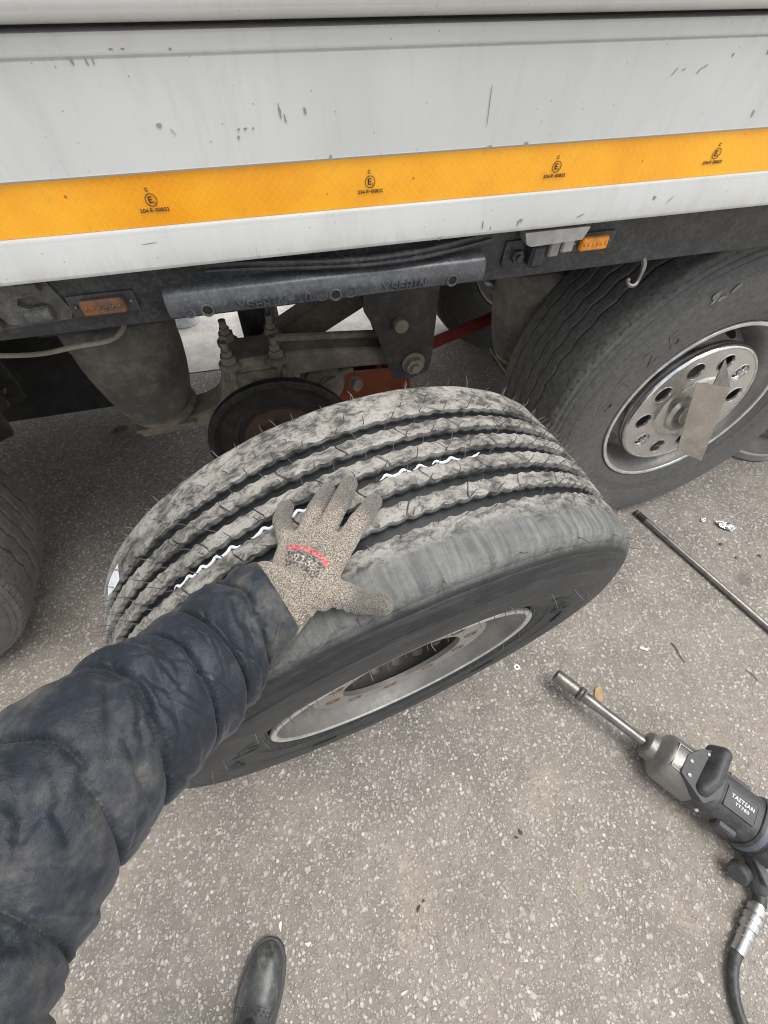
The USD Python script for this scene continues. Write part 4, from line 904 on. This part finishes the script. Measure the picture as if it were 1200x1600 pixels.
# ribbed cuff
cu = []
axc = J_['w'] * .5 + J_['wl'] * .5 + V(-.004, .006, 0); dc = (fa - axc); dc = dc / np.linalg.norm(dc); xx, yy, _ = basis(dc)
aa = np.arange(160) / 160 * 2 * PI
rows = []
for s in np.linspace(-.026, .026, 12):
    rr = .0425 - .004 * (s < -.022) + .0017 * np.cos(44 * aa) + (.001 if s < -.012 else 0)
    fl_ = np.where(yy @ V(0, 0, 1) * np.sin(aa) + xx @ V(0, 0, 1) * np.cos(aa) < 0, .62, .86)
    rows.append(axc + dc * s + (rr * np.cos(aa))[:, None] * xx * 1. + (rr * np.sin(aa))[:, None] * yy * .70)
part('glove_cuff', grid(rows, cv=True), GLOVE, gl, smooth=True)
# worn print on the back of the glove, draped on the knit
from scipy.spatial import cKDTree
def drape(pts2, off=.0008):
    """pts2 (n,m,2) in the hand's plane -> on the glove's upper surface"""
    c = J_['pa'] * .5 + J_['pb'] * .5 + V(-.002, .016, .02); ey = J_['mM'] - J_['w']; ey -= back * (ey @ back) / (back @ back); ey /= np.linalg.norm(ey); ex = np.cross(ey, back); ex /= np.linalg.norm(ex)
    b = back / np.linalg.norm(back); sel = (nrm_h @ b) > .15; hv = hand.vertices[sel]
    uv = np.stack([(hv - c) @ ex, (hv - c) @ ey], -1); hgt = (hv - c) @ b; tr = cKDTree(uv)
    P = pts2.reshape(-1, 2); dist, idx = tr.query(P, k=8); w = 1 / (dist + 1e-4); z = (hgt[idx] * w).sum(1) / w.sum(1)
    return (c + P[:, :1] * ex + P[:, 1:] * ey + (z + off)[:, None] * b).reshape(pts2.shape[:-1] + (3,))
nrm_h = hand.vertex_normals
def arcband(r0, r1, a0, a1, cx=.002, cy=-.052, n=40):
    a = np.linspace(a0, a1, n); return np.stack([np.stack([cx + r * np.sin(a), cy + r * np.cos(a)], -1) for r in np.linspace(r0, r1, 5)], 0)
part('red_print', grid(drape(arcband(.0545, .0605, -.50, .52)), flip=True), REDINK, gl, smooth=True)
part('dark_print', grid(drape(arcband(.036, .0532, -.52, .54)), flip=True), DARKINK, gl, smooth=True)
def drape_text(s, h, r, a_mid, off=.0013):
    m = meshkit.text_mesh(s, h, .0002, True); v = m.vertices.copy(); x = v[:, 0] - m.bounds[:, 0].mean(); a = a_mid + x / r
    m.vertices = drape(np.stack([.002 + (r + v[:, 1]) * np.sin(a), -.052 + (r + v[:, 1]) * np.cos(a)], -1)[None], off)[0] + np.outer(v[:, 2], V(0, 0, 1)); return m
part('print_lettering', [drape_text('9135', .0085, .041, .05), drape_text('SHART', .005, .0625, .16)], PALEINK, gl, smooth=False)

# sleeve: swept tube with quilted baffles and wrinkles
ctr = np.array([(-.057, .2255, 1.063), (-.082, .213, 1.061), (-.131, .177, 1.060), (-.177, .134, 1.082), (-.222, .087, 1.108), (-.256, .036, 1.125), (-.282, -.016, 1.137), (-.30, -.075, 1.145), (-.31, -.16, 1.16), (-.31, -.24, 1.19)])
NSV, NAV = 520, 260
sl = curve(ctr + V(0, 0, .004), NSV); Tn = np.gradient(sl, axis=0); arc = np.r_[0, np.cumsum(np.linalg.norm(np.diff(sl, axis=0), axis=1))]; Tn /= np.linalg.norm(Tn, axis=1, keepdims=True)
rad = np.interp(arc, [0, .012, .04, .10, .16, .24, .32, .42, .6], [.046, .050, .0555, .0640, .0685, .072, .074, .082, .09])
ang = np.arange(NAV) / NAV * 2 * PI
cdir = CAM_C - sl; U0 = cdir - Tn * np.sum(cdir * Tn, 1, keepdims=True); U0 /= np.linalg.norm(U0, axis=1, keepdims=True); S0 = np.cross(Tn, U0)
A, S_ = np.meshgrid(ang, arc)
unit = np.cos(A)[..., None] * U0[:, None] + np.sin(A)[..., None] * S0[:, None]
P = sl[:, None] + unit * rad[:, None, None]
# seams slant across the arm; every stretch between them is padded
nz = .35 * np.sin(2.3 * A + 7 * S_) * .5 + .3 * np.sin(A * 3.1 + 31 * S_) * .4
sk = S_ + .012 * np.sin(A + .5) + .022 * nz + .004 * np.sin(2 * A + 1.1)
seams = np.array([.042, .088, .136, .187, .243, .306, .38, .465, .555]) 
dist = sk[..., None] - seams; k = np.abs(dist).argmin(-1); dmin = np.take_along_axis(np.abs(dist), k[..., None], -1)[..., 0]
width = np.gradient(seams)[k]
puff = .0058 * (1 - np.exp(-dmin / (width * .13))) - .0045
wr = np.zeros_like(S_); rw = np.random.default_rng(17)
# folds: each is one soft valley running part of the way round the arm, steeper on its lower side
for q_ in range(330):
    a0, s0 = rw.uniform(-PI, PI), rw.uniform(.0, .60); span = rw.uniform(.45, 1.25); w_ = rw.uniform(.0016, .0036) if q_ > 150 else rw.uniform(.003, .0085); dep_ = .58 * w_ * rw.uniform(.5, 1.25)
    lean, bow = rw.normal() * .022, rw.normal() * .014
    da = (A - a0 + PI) % (2 * PI) - PI; u_ = np.clip(np.abs(da) / span, 0, 1); env = (1 - u_ ** 2) ** 2
    dd_ = sk - (s0 + lean * da + bow * (da ** 2 - .3)); side_ = np.where(dd_ > 0, w_ * .55, w_ * 1.5)
    wr -= dep_ * env * np.exp(-(dd_ / side_) ** 2) - dep_ * .45 * env * np.exp(-((dd_ - w_ * 1.6) / (w_ * 1.5)) ** 2)
nrot = np.stack([P[..., 0] * .8 + P[..., 1] * .6, P[..., 1] * .8 - P[..., 0] * .6 + P[..., 2] * .35, P[..., 2] * .93 - P[..., 1] * .37], -1)
wr += .0060 * (meshkit.fbm(nrot * 17.3 + 3.3, 2, 31) - .5) + .0020 * (meshkit.fbm(nrot * 71 + 1.7, 2, 32) - .5)
fade = np.clip(S_ / .02, 0.15, 1)
disp = (puff + wr) * fade
crease = np.exp(-(dmin / .0022) ** 2) * np.clip((meshkit.fbm(P * 14, 2, 8) - .28) * 3.2, 0, 1) * fade
stitch = .0007 * np.sin(A * 95) * np.exp(-(dmin / .006) ** 2)
disp = disp + stitch * fade - crease * .0045
P = P + unit * disp[..., None]
# turned-in cuff
inner = [P[0] + (sl[0] - P[0]) * t_ - Tn[0] * o_ for t_, o_ in ((.03, .002), (.09, .001), (.13, -.006), (.14, -.03))]
P = np.concatenate([np.array(inner)[::-1], P]); cr = np.concatenate([np.zeros((4, NAV)), crease])
sm = grid(P, cv=True, flip=True)
if (sm.vertex_normals.reshape(P.shape)[300] * unit[296]).sum() < 0: sm.faces = sm.faces[:, ::-1]
sv = part('jacket_sleeve', sm, JACKET, PE, smooth=True)

# shoe (local: x from toe to heel)
toe = V(-.312, -.160, 0); dh = V(-.36, -.933, 0); dh /= np.linalg.norm(dh); sd = np.cross(V(0, 0, 1), dh)   # sd points to the wearer's right
def shoe_world(p): return toe + dh * p[0] + sd * p[1] + V(0, 0, p[2])
ss = np.linspace(0, 1, 60); L_ = .30
hwid = np.interp(ss, [0, .02, .06, .12, .2, .3, .38, .5, .65, .8, .93, 1], [.006, .019, .030, .0385, .0445, .0475, .047, .042, .036, .0355, .031, .018])
hgt = np.interp(ss, [0, .03, .08, .15, .25, .33, .42, .52, .62, .8, .95, 1], [.024, .036, .046, .051, .054, .060, .073, .092, .105, .108, .100, .07])
off = np.interp(ss, [0, .15, .4, .7, 1], [.006, .003, -.001, .001, 0])
rows = []
for s, w, h, o in zip(ss, hwid, hgt, off):
    a = np.linspace(0, 2 * PI, 48, endpoint=False); ca, sa = np.cos(a), np.sin(a)
    x = np.sign(ca) * np.abs(ca) ** .8 * w; z = np.where(sa > 0, .016 + np.abs(sa) ** .85 * (h - .016), .016 - np.abs(sa) * .010)
    if .50 < s < .98: x = x * (1 - .30 * np.clip((z - .05) / .06, 0, 1))
    rows.append(np.stack([np.full(48, s * L_), x + o, z], -1))
rows = np.array(rows); shp = shoe_world(rows.transpose(2, 0, 1)[..., None]) if False else toe + rows[..., :1] * dh + rows[..., 1:2] * sd + rows[..., 2:] * V(0, 0, 1)
um = grid(shp, cv=True)
um = cat([um, trimesh.Trimesh(np.vstack([shp[0], shp[0].mean(0)]), [(48, (j + 1) % 48, j) for j in range(48)], process=False)]); um.fix_normals()
shu = part('shoe', um, SHOE, PE, smooth=True)
out = [(s * L_ - .003, o + w + .0045) for s, w, o in zip(ss, hwid, off)] + [(s * L_ - .003, o - w - .0045) for s, w, o in zip(ss[::-1], hwid[::-1], off[::-1])]
part('sole', solid(Polygon(out).buffer(.001), .016, (toe + V(0, 0, .001), dh, sd, V(0, 0, 1))), TOOLBLK, shu, smooth=30)
def on_upper(s, f):
    i = int(s * 59); z = hgt[i]; a = PI / 2 + f; w = hwid[i]
    return toe + dh * (s * L_) + sd * (off[i] + np.sign(math.cos(a)) * abs(math.cos(a)) ** .8 * w) + V(0, 0, .016 + abs(math.sin(a)) ** .85 * (z - .016))
hl = []
for row, s in enumerate((.355, .375)):
    for f in np.linspace(-.9, .9, 9 - row): hl.append(trimesh.creation.icosphere(1, .0023).apply_translation(on_upper(s + .02 * abs(f), f)))
part('perforations', hl, BLACKRUB, shu, smooth=True, kind='stuff')
part('toe_cap_seam', tube([on_upper(.335 + .025 * abs(f), f) for f in np.linspace(-1.15, 1.15, 30)], .0016, 6), SHOE, shu)
part('tongue', [tube(curve([on_upper(.42, 0) + V(0, 0, -.004), on_upper(.5, 0) + V(0, 0, .002), on_upper(.58, 0) + V(0, 0, .008)], 12), np.linspace(.012, .02, 12), 14)], BLACKRUB, shu)
for s in (.435, .475, .515): part('lace', tube(curve([on_upper(s, -.55), on_upper(s + .01, 0) + V(0, 0, .009), on_upper(s, .55)], 12), .0024, 8), HOSER, shu)
leg = bones([[(toe + dh * .225 + V(0, 0, .10), .058), (toe + dh * .25 + V(0, 0, .30), .066)], [(toe + dh * .25 + V(0, 0, .30), .066), (toe + dh * .30 + V(.02, 0, .50), .080)], [(toe + dh * .30 + V(.02, 0, .50), .080), (toe + dh * .46 + V(.05, 0, .90), .10)]], .012, 6)
leg.vertices += leg.vertex_normals * ((meshkit.fbm(leg.vertices * 12, 3, 3) - .5) * .02)[:, None]
part('trouser_leg', leg, grimy('dark_work_cloth', (.03, .032, .036), (.018, .019, .022), (.12, .11, .09), 12, .4, .85), PE, smooth=True)

# ------------------------------------------------------------------ litter on the ground
def litter(name, mesh, mat, loc, ang, label, cat_, smooth=False, group=None, **kw):
    v, f, _ = meshkit.arrays(mesh); m = trimesh.Trimesh(v @ rotz(ang).T, f, process=False); path = '/World/' + numbered('/World', name)
    q = usdkit.mesh(stage, path, m, mat, smooth=smooth); q.AddTranslateOp().Set(Gf.Vec3d(*map(float, loc))); tag(q.GetPrim(), label, cat_, group); return path
litter('foil_scrap', crumple(.085, .046, 3, .014), FOIL, (1.659, .615, 0), -.75, 'crumpled silver foil scrap on the ground beyond the pry bar', 'foil')
litter('foil_scrap', crumple(.03, .018, 5, .006), FOIL, (1.590, .665, 0), .4, 'tiny silver foil flake beside the crumpled foil scrap', 'foil')
lf = Polygon([(-.03, -.004), (-.012, -.014), (.012, -.011), (.03, .002), (.014, .013), (-.01, .012)])
lfm = solid(lf, .0012); lfm = lfm.subdivide().subdivide(); lfm.vertices[:, 2] += .004 + .010 * (lfm.vertices[:, 0] / .03) ** 2
litter('dry_leaf', lfm, LEAFM, (.790, .150, 0), .9, 'dry tan leaf beside the shaft of the impact wrench', 'leaf')
litter('cigarette_butt', tube([(-.014, 0, .0045), (.014, 0, .0045)], .0042, 12), PAPER, (1.024, .247, 0), -.55, 'white cigarette butt on the bare ground between bar and wrench', 'cigarette butt')
litter('twig', tube(curve([(-.035, 0, .004), (-.01, .004, .005), (.012, .001, .004), (.036, .004, .004)], 14), np.linspace(.0020, .0011, 14), 8), DARKBIT, (1.131, .206, 0), -1.55, 'thin dark twig on the ground right of the cigarette butt', 'twig')
litter('twig', tube(curve([(-.02, 0, .003), (.0, .003, .004), (.02, .0, .003)], 10), .0011, 6), DARKBIT, (1.33, .075, 0), -1.3, 'short dark sliver on the ground right of the wrench shaft', 'twig')
litter('small_washer', lathe([(.005, 0), (.0092, 0), (.0092, .0022), (.005, .0022)], d=(0, 0, 1), n=24, close=True), ZINC, (.568, .299, .001), 0, 'small steel ring lying just right of the loose tyre', 'washer')
chipm = lambda s, seed: trimesh.convex.convex_hull(np.random.default_rng(seed).normal(size=(10, 3)) * V(s, s * .6, s * .18) + V(0, 0, s * .3))
litter('white_chip', chipm(.006, 1), PAPER, (-.283, -.138, .001), 1.0, 'white chip on the ground touching the toe of the shoe', 'chip')
litter('white_chip', chipm(.005, 2), PAPER, (-.218, -.192, .001), .3, 'white chip on the ground right of the shoe', 'chip')
litter('white_chip', chipm(.006, 4), PAPER, (-.02, -.335, .001), .6, 'pale chip on the ground nearest the bottom edge of the picture', 'chip')
litter('dirt_clod', cat([chipm(.006, 6), chipm(.004, 7).apply_translation((.02, .008, 0))]), DARKBIT, (.063, -.202, .001), .3, 'dark dirt clod on the open ground between shoe and wrench', 'dirt clod')
litter('dirt_clod', cat([chipm(.005, 8), chipm(.004, 9).apply_translation((-.012, .012, 0))]), DARKBIT, (.385, -.12, .001), 1.3, 'dark dirt crumb on the ground left of the wrench body', 'dirt clod')
stm = trimesh.creation.icosphere(3, 1.); stm.vertices *= (1 + .5 * (meshkit.fbm(stm.vertices * 1.6, 3, 5) - .5))[:, None] * V(.045, .028, .022); stm.vertices[:, 2] += .014
litter('stone', stm, STONE, (-.815, 1.788, 0), .3, 'brown stone in the shade under the trailer', 'stone', smooth=30)
for i, (x, y, s, lab) in enumerate([(1.585, .545, .009, 'small stone nearest the crumpled foil'), (1.60, .475, .007, 'dark small stone between the foil and the oil spot'), (1.70, .46, .008, 'small stone right of the oil spot'), (-.28, 1.42, .016, 'small dark stone in the shade behind the loose wheel'), (-.56, .62, .006, 'tiny stone left of the loose wheel')]):
    m = trimesh.creation.icosphere(2, 1.); m.vertices *= (1 + .6 * (meshkit.fbm(m.vertices * 1.6, 2, 15 + i) - .5))[:, None] * V(s, s * .7, s * .55); m.vertices[:, 2] += s * .35
    litter('pebble', m, STONE, (x, y, 0), i * 1.1, lab, 'pebble', smooth=30)
# loose grit: three point instancers' worth of tiny stones joined as stuff
for gi_, gmat in enumerate(GRAVEL):
    r = np.random.default_rng(40 + gi_); ms = []
    base = [trimesh.convex.convex_hull(r.normal(size=(9, 3)) * V(1, .75, .45)) for _ in range(6)]
    for k in range(750):
        x, y = r.uniform(-1.3, 2.4), r.uniform(-.75, 2.4); s = r.lognormal(math.log(.0016), .45); b = base[k % 6]
        ms.append((b.vertices @ rotz(r.uniform(0, 6.3)).T * s + V(x, y, s * .2), b.faces))
    part('loose_grit', [trimesh.Trimesh(v, f, process=False) for v, f in ms], gmat, smooth=False, kind='stuff', label=['grey brown loose grit scattered on the asphalt', 'dark loose grit scattered on the asphalt', 'pale loose grit scattered on the asphalt'][gi_], cat='grit')
